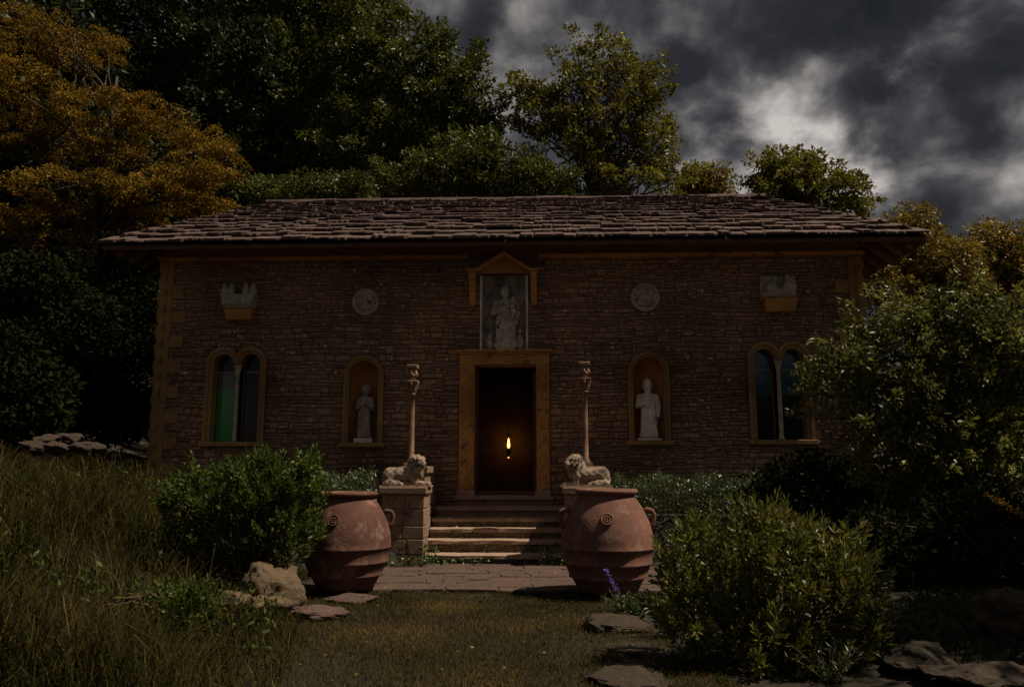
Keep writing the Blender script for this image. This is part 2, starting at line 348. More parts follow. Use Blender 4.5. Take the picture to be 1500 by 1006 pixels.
# ------------------------------------------------------------------ ground
def H(x, y):
    x = np.asarray(x, float); y = np.asarray(y, float)
    edge = -1.75+0.35*np.clip((-y-5)/3, 0, 1)*1.6
    bank = smst((edge-x)/3.6)*1.05+smst((-5.0-x)/10)*2.2
    bank = bank*(1-smst((-y-8.5)/6)*.7)
    terr = 0.68*smst((y+2.05)/0.5)*smst((np.abs(x+.02)-1.22)/.25)
    right = 0.22*smst((x-2.2)/2.5)
    z = np.maximum(bank, terr)+right*(1-smst((y+2.05)/.5))
    hill = smst((y-6)/30)*7*smst((6-x)/25)+smst((-8-x)/25)*5+smst((y-10)/200)*14
    out = np.hypot(x/3, (y+6)/4) > 1.6
    return z+hill+0.02*np.sin(x*2.3+y)*np.cos(y*1.7)*out
def axis(lo, hi, fine0, fine1, step, grow=1.22):
    a = list(np.arange(fine0, fine1+1e-6, step)); s = step
    while a[-1] < hi: s *= grow; a.append(a[-1]+s)
    s = step
    while a[0] > lo: s *= grow; a.insert(0, a[0]-s)
    return np.array(a)
gx = axis(-500, 500, -9, 9, .18); gy = axis(-60, 800, -10, 5, .18)
X, Y = np.meshgrid(gx, gy); Z = H(X, Y)
Z += np.where((np.abs(X+.02) < 6.3) & (Y > .15) & (Y < 4), -0.25, 0)
V = np.stack([X, Y, Z], -1).reshape(-1, 3); nx = len(gx); ny = len(gy)
i0 = (np.arange(ny-1)[:, None]*nx+np.arange(nx-1)[None]).reshape(-1, 1)
g = link('ground', npmesh('ground', V, 4, i0+np.array([[0, 1, nx+1, nx]])), 'soil'); g['kind'] = 'structure'
g.data.polygons.foreach_set('use_smooth', [True]*len(g.data.polygons))

# paving in front of the steps
pav = MB().box(-1.62, 1.75, -4.10, -1.72, -.02, .026).build('paving', 'flag'); pav['kind'] = 'structure'
yy = -4.12
k = 0
while yy < -1.78:
    dy = min(random.uniform(.16, .34), -1.72-yy)
    if dy < .08: break
    xx = -1.65+random.uniform(-.08, .08)
    while xx < 1.75:
        dx = random.uniform(.28, .85)
        q = .005
        m_ = MB().prism([(xx+q+random.uniform(0, .02), yy+q+random.uniform(-.03, .02)*(k == 0)), (xx+dx*.5, yy+q+random.uniform(-.03, .015)), (xx+dx-q, yy+q+random.uniform(0, .02)), (xx+dx-q-random.uniform(0, .02), yy+dy-q), (xx+dx*.45, yy+dy-q), (xx+q, yy+dy-q-random.uniform(0, .02))], 0, .05)
        lift_ = random.uniform(-.008, .008); m_.v = [(a+random.uniform(-.012, .012), c+random.uniform(-.012, .012), .040+lift_-b+random.uniform(-.005, .005)) for a, b, c in m_.v]
        m_.build('flagstone', 'flag', pav, bevel=.008)
        xx += dx
    yy += dy; k += 1

# ------------------------------------------------------------------ the garden building
WL, WR = -5.88, 5.90
ZB = 0.45; ZM = 4.86; ZT = 5.34
house = empty('garden_building', (0, 0, ZB), 'long rubble stone garden building with stone slate hipped roof', 'building')
THR = FZ(740, 727, -.05)

# openings: (kind, params)
DX0, DX1 = FX(695, 640), FX(786, 640); DZ1 = FZ(740, 540)
JX0, JX1 = FX(673, 600), FX(805, 600); JZ1 = FZ(740, 513)
def niche_spec(cx, top, bot, wpx):
    x = FX(cx, (top+bot)/2); r = wpx*.5/89.; zt = FZ(cx, top); return dict(x=x, R=r, zs=zt-r, z0=FZ(cx, bot))
NL = niche_spec(533, 522, 648, 57); NR = niche_spec(950, 517, 645, 58)
def win_spec(cx, top, bot):
    x = FX(cx, (top+bot)/2); t = .105; r = .165; c = .2325
    zt = FZ(cx, top); return dict(x=x, r=r, t=t, c=c, zs=zt-r-t, z0=FZ(cx, bot))
WLs = win_spec(346, 510, 647); WRs = win_spec(1142, 502, 644)
PX0, PX1 = FX(705, 460), FX(772, 460)     # relief panel over the door
def blocked(z0, z1):
    out = []
    zs = np.linspace(z0, z1, 4)
    def addi(f):
        iv = [f(z) for z in zs]; iv = [i for i in iv if i]
        if iv: out.append((min(i[0] for i in iv), max(i[1] for i in iv)))
    addi(lambda z: (JX0, JX1) if z < JZ1+.02 else None)
    addi(lambda z: (PX0-.01, PX1+.01) if JZ1 <= z < FZ(740, 405) else None)
    for N_ in (NL, NR):
        def f(z, N_=N_):
            if z < N_['z0']-.07 or z > N_['zs']+N_['R']: return None
            w = N_['R'] if z < N_['zs'] else math.sqrt(max(0, N_['R']**2-(z-N_['zs'])**2))
            return (N_['x']-w, N_['x']+w)
        addi(f)
    for W in (WLs, WRs):
        for s in (-1, 1):
            def f(z, W=W, s=s):
                R = W['r']+W['t']
                if z < W['z0']-.07 or z > W['zs']+R: return None
                w = R if z < W['zs'] else math.sqrt(max(0, R*R-(z-W['zs'])**2))
                c = W['x']+s*W['c']; a, b = c-w, c+w
                if z < W['zs']:
                    if s < 0: b = W['x']+.01
                    else: a = W['x']-.01
                return (a, b)
            addi(f)
    out.sort(); res = []
    for a, b in out:
        if res and a <= res[-1][1]: res[-1] = (res[-1][0], max(b, res[-1][1]))
        else: res.append((a, b))
    return res
# wall core with real holes
def arch_loop(cx, R, zs, z0, n=16):
    return [(cx-R, z0)]+[(cx-R*math.cos(PI*i/n), zs+R*math.sin(PI*i/n)) for i in range(n+1)]+[(cx+R, z0)]
def twin_loop(W, e):
    R = W['r']+e; c = W['c']; x = W['x']; pts = [(x-c-R, W['z0'])]
    for s in (-1, 1):
        for i in range(17):
            px = x+s*c-R*math.cos(PI*i/16); pz = W['zs']+R*math.sin(PI*i/16)
            if (s < 0 and px < x-.002) or (s > 0 and px > x+.002): pts.append((px, pz))
    pts.append((x+c+R, W['z0'])); return pts
loops = [[(WL+.03, ZB), (JX0+.06, ZB), (JX0+.06, JZ1-.06), (JX1-.06, JZ1-.06), (JX1-.06, ZB), (WR-.03, ZB), (WR-.03, ZT), (WL+.03, ZT)],
         arch_loop(NL['x'], NL['R']-.05, NL['zs'], NL['z0']), arch_loop(NR['x'], NR['R']-.05, NR['zs'], NR['z0']), twin_loop(WLs, .05), twin_loop(WRs, .05)]
bm = bmesh.new(); YF, YB = .002, .40
for lp in loops:
    vs_ = [bm.verts.new((x, YF, z)) for x, z in lp]
    for i in range(len(vs_)): bm.edges.new((vs_[i], vs_[(i+1) % len(vs_)]))
bmesh.ops.triangle_fill(bm, use_beauty=True, use_dissolve=False, edges=list(bm.edges), normal=(0, -1, 0))
r_ = bmesh.ops.extrude_face_region(bm, geom=list(bm.faces))
bmesh.ops.translate(bm, verts=[e for e in r_['geom'] if isinstance(e, bmesh.types.BMVert)], vec=(0, YB-YF, 0))
bmesh.ops.recalc_face_normals(bm, faces=bm.faces)
me = bpy.data.meshes.new('wall'); bm.to_mesh(me); bm.free()
wall = link('wall', me, 'mortar', house)
MB().box(WL+.03, WL+.40, .403, 3.6, ZB, ZT).build('side_wall', 'mortar', house)
MB().box(WR-.40, WR-.03, .403, 3.6, ZB, ZT).build('side_wall', 'mortar', house)
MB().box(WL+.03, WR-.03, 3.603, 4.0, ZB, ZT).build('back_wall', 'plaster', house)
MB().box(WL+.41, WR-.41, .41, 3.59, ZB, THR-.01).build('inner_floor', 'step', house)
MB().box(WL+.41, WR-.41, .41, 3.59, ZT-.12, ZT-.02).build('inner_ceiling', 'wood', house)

# rubble stones
def unit_stone(i):
    r = random.Random(i); mb = MB(); pts = []
    for (x, z) in [(-.5, -.36), (-.36, -.5), (.36, -.5), (.5, -.36), (.5, .36), (.36, .5), (-.36, .5), (-.5, .36)]:
        pts.append((x*r.uniform(.95, 1.0), z*r.uniform(.90, 1.0)))
    vs_ = [(x, .5, z) for x, z in pts]+[(x, -.05, z) for x, z in pts]+[(x*.92, -.42+r.uniform(-.1, .1), z*.80) for x, z in pts]+[(r.uniform(-.1, .1), -.5, r.uniform(-.1, .1))]
    fs = []
    for a in (0, 8):
        for q in range(8): fs.append((a+q, a+(q+1) % 8, a+8+(q+1) % 8, a+8+q))
    for q in range(8): fs.append((16+q, 16+(q+1) % 8, 24))
    mb.add(vs_, fs); return mb
UST = [unit_stone(i) for i in range(14)]
UME = [u.mesh('stone') for u in UST]
for m_ in UME: m_.materials.append(M['stone'])
stones = []
z = ZB+.01
while z < ZM-.02:
    h = random.choice([.045, .055, .07, .085, .105, .13]) if z < 3.4 else random.choice([.04, .05, .06, .075, .10])
    h = min(h, ZM-z)
    if h < .035: break
    bl = blocked(z, z+h); free = []; a = WL+.05
    for b0, b1 in bl: free.append((a, b0)); a = b1
    free.append((a, WR-.05))
    for a, b in free:
        if b-a < .03: continue
        x = a
        while x < b-.02:
            w = random.choice([random.uniform(.07, .16), random.uniform(.10, .24), random.uniform(.16, .36)])
            if b-(x+w) < .09: w = b-x
            w = min(w, b-x)
            # now and then two thin stones in place of one tall one
            if h > .08 and random.random() < .42:
                k = random.uniform(.4, .6); stones.append((x, w, z, h*k)); stones.append((x, w, z+h*k, h*(1-k)))
            else: stones.append((x, w, z+random.uniform(-.008, .008), h*random.uniform(.86, 1.04)))
            x += w
    z += h
def visible_stone(s):
    x, w, z_, h = s; cx = x+w/2
    return z_ > 1.5 and not (cx > 4.3 and z_ < 3.6)
order = sorted(range(len(stones)), key=lambda i: -(stones[i][1]*stones[i][3]*(1 if visible_stone(stones[i]) else .01)))
single = set(order[:290])
rest = MB()
for i, (x, w, z_, h) in enumerate(stones):
    k = random.randrange(14); g_ = .005
    wob = .022*math.sin(1.1*(x+w/2)+z_*1.3)+.014*math.sin(3.3*(x+w/2)-z_*2.1); wob *= min(1, max(0, (ZM-.1-z_)/.3)); c = (x+w/2, .012, z_+h/2+wob); s = (max(w-g_*1.6, .02), .055+random.uniform(0, .045), h-g_)
    if i in single:
        o = link('stone', UME[k], None, wall); o.location = c; o.scale = s; o.rotation_euler = (0, random.gauss(0, .012), 0)
    else:
        rest.add([(c[0]+p[0]*s[0], c[1]+p[1]*s[1], c[2]+p[2]*s[2]) for p in UST[k].v], UST[k].f)
rest.build('rubble_stones', 'stone', wall)['kind'] = 'stuff'

# frieze and ochre moulding under the eaves
CG0, CG1 = FX(688, 385), FX(786, 385)
MB().box(WL-.01, WR+.01, -.03, .012, ZM+.07, ZT).build('frieze', 'frieze', house)
for a, b in ((WL-.06, CG0-.02), (CG1+.02, WR+.06)):
    mb = MB().prism([(a, ZM), (b, ZM), (b, ZM+.07), (a, ZM+.07)], -.075, .0)
    mb.box(a, b, -.10, -.0751, ZM+.028, ZM+.058); mb.build('cornice_moulding', 'doorstone', house)

# corners: rope column, pilaster strip, quoins
for s, xe in ((-1, WL), (1, WR)):
    mb = MB(); zz_ = np.linspace(ZB, ZM-.02, 150)
    mb.lathe([(.075, z_-ZB) for z_ in zz_], 18, (xe-s*.03, .0, ZB), fn=lambda r, a, z_: r*(1.05+.24*math.cos(2*(a)-z_*22)))
    mb.build('rope_column', 'ochre', house, smooth=True)
    a, b = sorted((xe-s*.10, xe-s*.20)); MB().box(a, b, -.045, .02, ZB, ZM-.004).build('pilaster_strip', 'ochre', house, bevel=.008)
    nq = 9; zz_ = 4.42
    for i in range(nq):
        L_ = .22+random.uniform(-.02, .02); a, b = sorted((xe-s*.203, xe-s*(.2+L_)))
        MB().box(a, b, -.042, .02, zz_-.2, zz_, .004).build('quoin', 'ochre', house, bevel=.008)
        zz_ -= .425

# arched bands
def band(name, cx, ri, ro, zs, zl, zr, y0, y1, m, parent):
    n = 20; ang = [PI-PI*i/n for i in range(n+1)]
    pin = [(cx-ri, zl)]+[(cx+ri*math.cos(a), zs+ri*math.sin(a)) for a in ang]+[(cx+ri, zr)]
    pou = [(cx-ro, zl)]+[(cx+ro*math.cos(a), zs+ro*math.sin(a)) for a in ang]+[(cx+ro, zr)]
    k = len(pin); mb = MB()
    vs_ = [(x, y0, z_) for x, z_ in pin]+[(x, y0, z_) for x, z_ in pou]+[(x, y1, z_) for x, z_ in pou]+[(x, y1, z_) for x, z_ in pin]
    fs = []
    for i in range(k-1):
        for q in range(4): A = q*k; B = ((q+1) % 4)*k; fs.append((A+i, A+i+1, B+i+1, B+i))
    fs += [(0, k, 2*k, 3*k), (k-1, 4*k-1, 3*k-1, 2*k-1)]
    mb.add(vs_, fs); return mb.build(name, m, parent)
for N_ in (NL, NR):
    nr = empty('x', (0, 0, 0), None, None); bpy.data.objects.remove(nr)
    R = N_['R']; fr = band('niche_frame', N_['x'], R-.075, R, N_['zs'], N_['z0'], N_['z0'], -.05, .10, 'ochre', house)
    band('frame_moulding', N_['x'], R-.03, R+.012, N_['zs'], N_['z0'], N_['z0'], -.075, -.0501, 'ochre', fr)
    mb = MB(); r = R-.07; na, ne = 18, 9
    rows = [(r, N_['z0'])]+[(r*math.cos(PI/2*e/ne), N_['zs']+r*math.sin(PI/2*e/ne)) for e in range(ne+1)]
    vs_ = []; fs = []
    for rr, z_ in rows:
        for q in range(na+1): a = PI*q/na; vs_.append((N_['x']+rr*math.cos(a), .06+rr*1.05*math.sin(a), z_))
    for i in range(len(rows)-1):
        for q in range(na): b = i*(na+1)+q; fs.append((b, b+1, b+na+2, b+na+1))
    mb.add(vs_, fs); o = mb.build('niche_recess', 'terra_niche', house, smooth=True)
    MB().box(N_['x']-R-.06, N_['x']+R+.06, -.11, .40, N_['z0']-.075, N_['z0']-.002).build('niche_sill', 'ochre', house, bevel=.01)
for wi, W in enumerate((WLs, WRs)):
    wobj = band('window', W['x']-W['c'], W['r'], W['r']+W['t'], W['zs'], W['z0'], W['zs']-.01, -.05, .16, 'ochre', house)
    band('window_frame', W['x']+W['c'], W['r'], W['r']+W['t']-.001, W['zs'], W['zs']-.01, W['z0'], -.053, .157, 'ochre', wobj)
    for s in (-1, 1):
        cx = W['x']+s*W['c']
        band('frame_moulding', cx, W['r']+.06, W['r']+W['t']+.012, W['zs'], W['z0'] if s < 0 else W['zs'], W['z0'] if s > 0 else W['zs'], -.078-.002*s, -.0535, 'ochre', wobj)
        zb_ = FZ(350, 543)
        r2 = W['r']+.02
        n = 12; top = [(cx+r2*math.cos(PI*i/n), W['zs']+r2*math.sin(PI*i/n)) for i in range(n+1)]
        MB().prism([(cx-r2, zb_), (cx+r2, zb_)]+top, .170, .178).build('pane', 'gl_dark' if wi == 0 else 'gl_blue', wobj)
        MB().box(cx-r2, cx+r2, .155, .185, zb_-.014, zb_-.001).build('glazing_bar', 'greystone', wobj)
        zm_ = zb_-.30
        if wi == 0 and s < 0:
            MB().box(cx-r2, cx+r2, .170, .178, zm_, zb_-.015).build('pane', 'gl_grey_refl', wobj)
            MB().box(cx-r2, cx+r2, .170, .178, W['z0'], zm_-.002).build('pane', 'gl_green_refl', wobj)['label'] = 'glass pane with a green reflection in its colour'
        else:
            MB().box(cx-r2, cx+r2, .170, .178, zm_-.12, zb_-.015).build('pane', 'gl_dark' if wi == 0 else 'gl_blue', wobj)
            MB().box(cx-r2, cx+r2, .170, .178, W['z0'], zm_-.122).build('pane', 'gl_dark', wobj)
        MB().box(cx-s*.0-r2-.001, cx-r2+.035, .150, .187, W['z0'], W['zs']).build('casement', 'wood', wobj)
        MB().box(cx+r2-.035, cx+r2+.001, .150, .187, W['z0'], W['zs']).build('casement', 'wood', wobj)
    mb = MB(); zc = W['zs']-.01
    mb.lathe([(.055, 0), (.055, .03), (.036, .05), (.034, zc-W['z0']-.16), (.042, zc-W['z0']-.15), (.040, zc-W['z0']-.13), (.062, zc-W['z0']-.05), (.070, zc-W['z0']-.03), (.070, zc-W['z0'])], 14, (W['x'], .02, W['z0']))
    mb.build('colonnette', 'greystone', wobj, smooth=True)
    MB().box(W['x']-W['c']-W['r']-W['t']-.05, W['x']+W['c']+W['r']+W['t']+.05, -.10, .40, W['z0']-.075, W['z0']-.002).build('window_sill', 'ochre', wobj, bevel=.01)

# door surround
df = MB().box(JX0, DX0, -.06, .38, THR, JZ1-.245).build('door_frame', 'doorstone', house, bevel=.01)
MB().box(DX1, JX1, -.06, .38, THR, JZ1-.245).build('jamb', 'doorstone', df, bevel=.01)
MB().box(JX0-.004, JX1+.004, -.064, .38, JZ1-.243, JZ1-.07).build('lintel', 'doorstone', df, bevel=.01)
mb = MB().box(JX0-.02, JX1+.02, -.09, .02, JZ1-.068, JZ1-.036); mb.box(JX0-.05, JX1+.05, -.14, .02, JZ1-.0359, JZ1); mb.build('door_cornice', 'doorstone', df, bevel=.006)
for a, b in ((JX0, DX0), (DX1, JX1)):
    c = (a+b)/2; hw = (b-a)*.28; z0, z1 = THR+.12, JZ1-.30
    for ph in (0, PI):
        MB().tube([(c+hw*math.sin(ph+u*10*PI), -.066-.008*math.cos(2*u*20*PI), z0+(z1-z0)*u) for u in np.linspace(0, 1, 150)], .018, 6).build('carved_scroll', 'doorstone', df, smooth=True)
    for i in range(10):
        zc = z0+(z1-z0)*(i+.5)/10
        MB().ell((c, -.062, zc), (.022, .016, .022), 8, 6).build('carved_boss', 'doorstone', df, smooth=True)
    for e in (a+.018, b-.018): MB().box(e-.008, e+.008, -.072, -.0601, THR+.05, z1+.04).build('jamb_fillet', 'doorstone', df)
    MB().box(a-.03, b+.02, -.085, .02, THR, THR+.10, .012).build('jamb_base', 'step', df, bevel=.012)
mb = MB()
for i in range(26):
    x = DX0-.02+(DX1-DX0+.04)*(i+.5)/26
    mb.ell((x, -.066, JZ1-.155+.02*math.sin(i*1.9)), (.032, .018, .03+.012*math.sin(i*2.7)), 8, 6)
mb.ell(((DX0+DX1)/2, -.075, JZ1-.15), (.05, .035, .062))
sculpt('carved_foliage', mb, .007, 'doorstone', df, 1)
MB().box(DX0-.002, DX0+.05, .16, .22, THR, DZ1).build('door_stile', 'wood', df)
MB().box(DX1-.05, DX1+.002, .16, .22, THR, DZ1).build('door_stile', 'wood', df)

# gabled canopy over the relief
GA = FX(738, 368, -.25); GZ = FZ(738, 368, -.25); GE = FZ(690, 394, -.25)
gx0, gx1 = FX(685, 396, -.25), FX(788, 396, -.25)
can = MB()
bx0, bx1 = gx0+.13, gx1-.13
can.prism([(bx0, GE), (GA, GZ), (bx1, GE), (bx1-.0, GE-.05), (GA, GZ-.075), (bx0+.0, GE-.05)][::-1], -.28, .0)
canopy = can.build('gabled_canopy', 'doorstone', house)
MB().prism([(bx0+.03, GE-.052), (bx1-.03, GE-.052), (GA, GZ-.08)], -.16, -.13).build('tympanum', 'terra_niche', canopy)
for s in (-1, 1):
    x0, x1 = (gx0, gx0+.14) if s < 0 else (gx1-.14, gx1)
    MB().box(x0-.01, x1+.01, -.30, .0, GE-.035, GE-.0021).build('canopy_shelf', 'doorstone', canopy, bevel=.006)
    MB().box(x0+.015, x1-.015, -.25, .0, GE-.17, GE-.036).build('corbel', 'doorstone', canopy, bevel=.012)
    mb = MB().prism([(0, 0), (1, 0), (1, 1), (0, 1)], 0, 1); mb.v = []; mb.f = []
    x0 += .02; x1 -= .02; zt, zb_ = GE-.171, FZ(690, 447, -.1)
    mb.add([(x0, -.21, zt), (x1, -.21, zt), (x1, 0, zt), (x0, 0, zt), (x0, -.17, (zt+zb_)/2), (x1, -.17, (zt+zb_)/2), (x0, -.06, zb_), (x1, -.06, zb_), (x1, 0, zb_), (x0, 0, zb_)],
           [(0, 3, 2, 1), (0, 1, 5, 4), (4, 5, 7, 6), (6, 7, 8, 9), (0, 4, 6, 9, 3), (1, 2, 8, 7, 5)])
    o = mb.build('corbel_bracket', 'doorstone', canopy, bevel=.01)
    mb = MB()
    for i in range(5): mb.ell(((x0+x1)/2+.02*math.sin(i*2.2), -.205+.02*i*.6, zt-.05-.05*i), (.03, .02, .028), 8, 6)
    sculpt('carved_leaf', mb, .008, 'doorstone', canopy, 1)

# ------------------------------------------------------------------ roof
EX0, EX1, EY = -6.52, 6.66, -.80; EZ = FZ(750, 351, -.80)-.03
RX0, RX1, RY = -4.67, 4.79, 1.8; RZ = FZ(750, 294, 1.8)-.03
BYE = 4.45
A_, B_, C_, D_ = (EX0, EY, EZ), (EX1, EY, EZ), (EX1, BYE, EZ), (EX0, BYE, EZ); R0, R1 = (RX0, RY, RZ), (RX1, RY, RZ)
mb = MB(); dn = .07
vs_ = [A_, B_, C_, D_, R0, R1]; vs_ += [(x, y, z_-dn) for x, y, z_ in vs_]
mb.add(vs_, [(0, 1, 5, 4), (1, 2, 5), (2, 3, 4, 5), (3, 0, 4), (6, 10, 11, 7), (7, 11, 8), (8, 11, 10, 9), (9, 10, 6), (0, 6, 7, 1), (1, 7, 8, 2), (2, 8, 9, 3), (3, 9, 6, 0)])
roof = mb.build('roof', 'wood', house)
def slate_mesh(i):
    r = random.Random(100+i); n = 7; mb = MB(); pts = []
    for q in range(n): pts.append((-.5+q/(n-1), r.uniform(-.03, .05)+(.06 if q in (0, n-1) else 0)))
    pts += [(.5, 1.0), (-.5, 1.0)]
    k = len(pts); t = 1.0
    vs_ = [(x+(r.uniform(-.012, .012) if y > .9 else 0), y, r.uniform(.0, .12)) for x, y in pts]+[(x*.985, y+.012, t+r.uniform(-.15, .15)) for x, y in pts]
    mb.add(vs_, [tuple(range(k))[::-1], tuple(range(k, 2*k))]+[(q, (q+1) % k, (q+1) % k+k, q+k) for q in range(k)])
    return mb
USL = [slate_mesh(i) for i in range(12)]; SME = [u.mesh('slate') for u in USL]
for m_ in SME: m_.materials.append(M['slate'])
slates = []   # (matrix, apparent size)
def lay(e0, e1, r0, r1, ncourse, vis):
    e0, e1, r0, r1 = map(Vector, (e0, e1, r0, r1))
    nrm_ = (e1-e0).cross(r0-e0).normalized()
    if nrm_.z < 0: nrm_ = -nrm_
    across = (e1-e0).normalized(); upv = nrm_.cross(across).normalized()
    L = (r0-e0).dot(upv)
    t = 0.0
    for c in range(ncourse):
        # courses diminish towards the ridge
        w_ = 1.25-.5*c/ncourse
        ex = L*w_/sum(1.25-.5*j/ncourse for j in range(ncourse))
        f = t/L; a = e0.lerp(r0, f); b = e1.lerp(r1, f)
        if c == 0: a = a-across*.05; b = b+across*.05
        if vis < 1.0 and (b-a).length > .6: a = a+across*.16; b = b-across*.16
        tot = (b-a).length; x = 0.0
        while x < tot-.03:
            w = random.uniform(.15, .44)*(1.1-.25*c/ncourse)
            if tot-(x+w) < .15: w = tot-x
            w = min(w, tot-x)
            ln = min(ex*1.75, (L-t)+.04); th = random.uniform(.022, .050)*(1 if vis == 1.0 else .6)
            lift = (.095+random.uniform(-.012, .02))*(1 if vis == 1.0 else .55)
            if ln > .03:
                yv = (upv*ln - nrm_*(lift*.75*min(1, ln/ex/1.75))); yl = yv.length; yv = yv.normalized(); zv = across.cross(yv).normalized()
                if zv.z < 0: zv = -zv
                sk = random.uniform(-.02, .02)
                xv = (across+yv*sk).normalized()
                p = a+across*(x+w/2)+nrm_*(lift-.02)-upv*(.06 if c == 0 else random.uniform(-.025, .025))
                mt = Matrix((( xv.x*(w-.008), yv.x*yl, zv.x*th, p.x), (xv.y*(w-.008), yv.y*yl, zv.y*th, p.y), (xv.z*(w-.008), yv.z*yl, zv.z*th, p.z), (0, 0, 0, 1)))
                slates.append((mt, w*ex*vis))
            x += w
        t += ex
lay(A_, B_, R0, R1, 13, 1.0)
lay(B_, C_, R1, R1, 12, .05); lay(D_, A_, R0, R0, 12, .05); lay(C_, D_, R1, R0, 10, 0.0)
order = sorted(range(len(slates)), key=lambda i: -slates[i][1]); single = set(order[:290]); rest = MB()
for i, (mt, sz) in enumerate(slates):
    k = random.randrange(12)
    if i in single:
        o = link('slate', SME[k], None, roof); o.matrix_basis = mt
    else: rest.add([mt @ Vector(v) for v in USL[k].v], USL[k].f)
rest.build('stone_slates', 'slate', roof)['kind'] = 'stuff'
x = RX0-.12
while x < RX1+.1:
    w = random.uniform(.42, .7); mb = MB(); z0 = RZ+.035+random.uniform(-.008, .008)
    w = min(w, RX1+.12-x)
    mb.prism([(0, 0), (1, 0), (1, 1)], 0, 1); mb.v = []; mb.f = []
    pr = [(-.16, -.05), (-.10, .035), (0, .075), (.10, .035), (.16, -.05), (.14, -.075), (0, .02), (-.14, -.075)]
    vs_ = [(x+.004, RY+a, z0+b) for a, b in pr]+[(x+w-.004, RY+a, z0+b+random.uniform(-.006, .006)) for a, b in pr]
    mb.add(vs_, [tuple(range(8)), tuple(range(15, 7, -1))]+[(q, q+8, (q+1) % 8+8, (q+1) % 8) for q in range(8)])
    mb.build('ridge_tile', 'slate', roof, bevel=.006); x += w
# rafters under the eaves
tan_f = (RZ-EZ)/(RY-EY); tan_r = (RZ-EZ)/(EX1-RX1)
for x in np.arange(EX0+.70, EX1-.65, .46):
    y0, y1 = EY+.06, .03; z0 = EZ+tan_f*.06-dn; z1 = EZ+tan_f*(y1-EY)-dn
    MB().add([(x-.035, y0, z0-.07), (x+.035, y0, z0-.07), (x+.035, y0, z0-.001), (x-.035, y0, z0-.001), (x-.035, y1, z1-.10), (x+.035, y1, z1-.10), (x+.035, y1, z1-.001), (x-.035, y1, z1-.001)],
             [(0, 1, 2, 3), (4, 7, 6, 5), (0, 4, 5, 1), (3, 2, 6, 7), (0, 3, 7, 4), (1, 5, 6, 2)]).build('rafter', 'wood', roof)
for (xe, xi, s) in ((EX1, WR-.05, 1), (EX0, WL+.05, -1)):
    xi0 = xi
    for y in np.arange(-.45, 4.0, .42):
        xi = xe-s*min(abs(xe-xi0), (y-.06-EY)*.62)
        xa = xe-s*.06; ta = EZ+tan_r*.06-dn; tb = EZ+tan_r*abs(xe-xi)-dn
        MB().add([(xa, y-.04, ta-.08), (xa, y+.04, ta-.08), (xa, y+.04, ta-.001), (xa, y-.04, ta-.001), (xi, y-.04, tb-.12), (xi, y+.04, tb-.12), (xi, y+.04, tb-.001), (xi, y-.04, tb-.001)],
                 [(0, 1, 2, 3), (4, 7, 6, 5), (0, 4, 5, 1), (3, 2, 6, 7), (0, 3, 7, 4), (1, 5, 6, 2)]).build('rafter', 'frieze', roof)

# ------------------------------------------------------------------ lamp in the doorway
LP = on_y(745, 648, 3.15); LX, LY, LZ = LP
lamp = empty('hanging_lamp', (LX, LY, LZ-.3), 'glowing oil lamp hanging on a chain in the dark doorway', 'lamp')
MB().tube([(LX, LY, LZ+.14), (LX, LY, ZT-.10)], .006, 6).build('chain', 'iron', lamp)
MB().lathe([(.02, .17), (.05, .14), (.055, .13), (.02, .125)], 14, (LX, LY, LZ)).build('lamp_cap', 'iron', lamp, smooth=True)
MB().lathe([(.010, -.11), (.026, -.09), (.029, -.04), (.020, .03), (.005, .09)], 14, (LX, LY, LZ)).build('flame', 'flame', lamp, smooth=True)
MB().lathe([(.004, -.32), (.02, -.30), (.05, -.17), (.055, -.14), (.02, -.132)], 14, (LX, LY, LZ)).build('lamp_bowl', 'iron', lamp, smooth=True)
bp = on_y(745, 670, 3.15)
MB().ell((LX, LY-.045, bp[2]), (.016, .016, .016), 10, 8).build('lamp_bead', 'ember', lamp, smooth=True)
pl = bpy.data.lights.new('lamp_light', 'POINT'); pl.energy = 1.8; pl.color = (1, .42, .12); pl.shadow_soft_size = .05
po = bpy.data.objects.new('lamp_light', pl); col.objects.link(po); po.location = (LX, LY+.12, LZ+.0); setp(po, lamp)

# ------------------------------------------------------------------ steps
steps = empty('stone_steps', (0, -1.2, 0), 'worn stone steps with greenery climbing to the doorway', 'steps')
noses = [(727, -.10), (743, -.42), (759.5, -.72), (775, -1.0), (792, -1.28), (813.6, -1.58)]
SX0, SX1 = -1.08, 1.10
SZ = []
for i, (py, yn) in enumerate(noses):
    z_ = FZ(740, py-1, yn); SZ.append(z_); back = .012 if i == 0 else noses[i-1][1]+.10
    if i == 0: back = .40
    x0, x1 = (SX0, SX1) if i else (JX0-.06, JX1+.06)
    if i == 1: x0, x1 = SX0, SX1
    n = 14; xs = np.linspace(x0, x1, n); mb = MB(); vs_ = []
    for x in xs:
        w = random.uniform(-.014, .014); d = random.uniform(-.008, .006)
        vs_ += [(x, yn+w, z_-.055), (x, yn+w+random.uniform(-.006, .006), z_-.008+d), (x, yn+w+.02, z_+d), (x, back, z_+.006), (x, back, z_-.055)]
    fs = [(0, 1, 2, 3, 4), tuple((n-1)*5+q for q in (4, 3, 2, 1, 0))]
    for q in range(n-1):
        for e in range(5): a = q*5+e; b = q*5+(e+1) % 5; fs.append((a, b, b+5, a+5))
    mb.add(vs_, fs); mb.build('tread', 'step', steps)
    zb_ = SZ[i]-.0551
    lo_ = FZ(740, noses[i+1][0]-1, noses[i+1][1]) if i < 5 else 0.0
    MB().box(x0+.01, x1-.01, yn+.05, back+.0, max(lo_-.04, -.02), zb_).build('riser', 'block', steps)

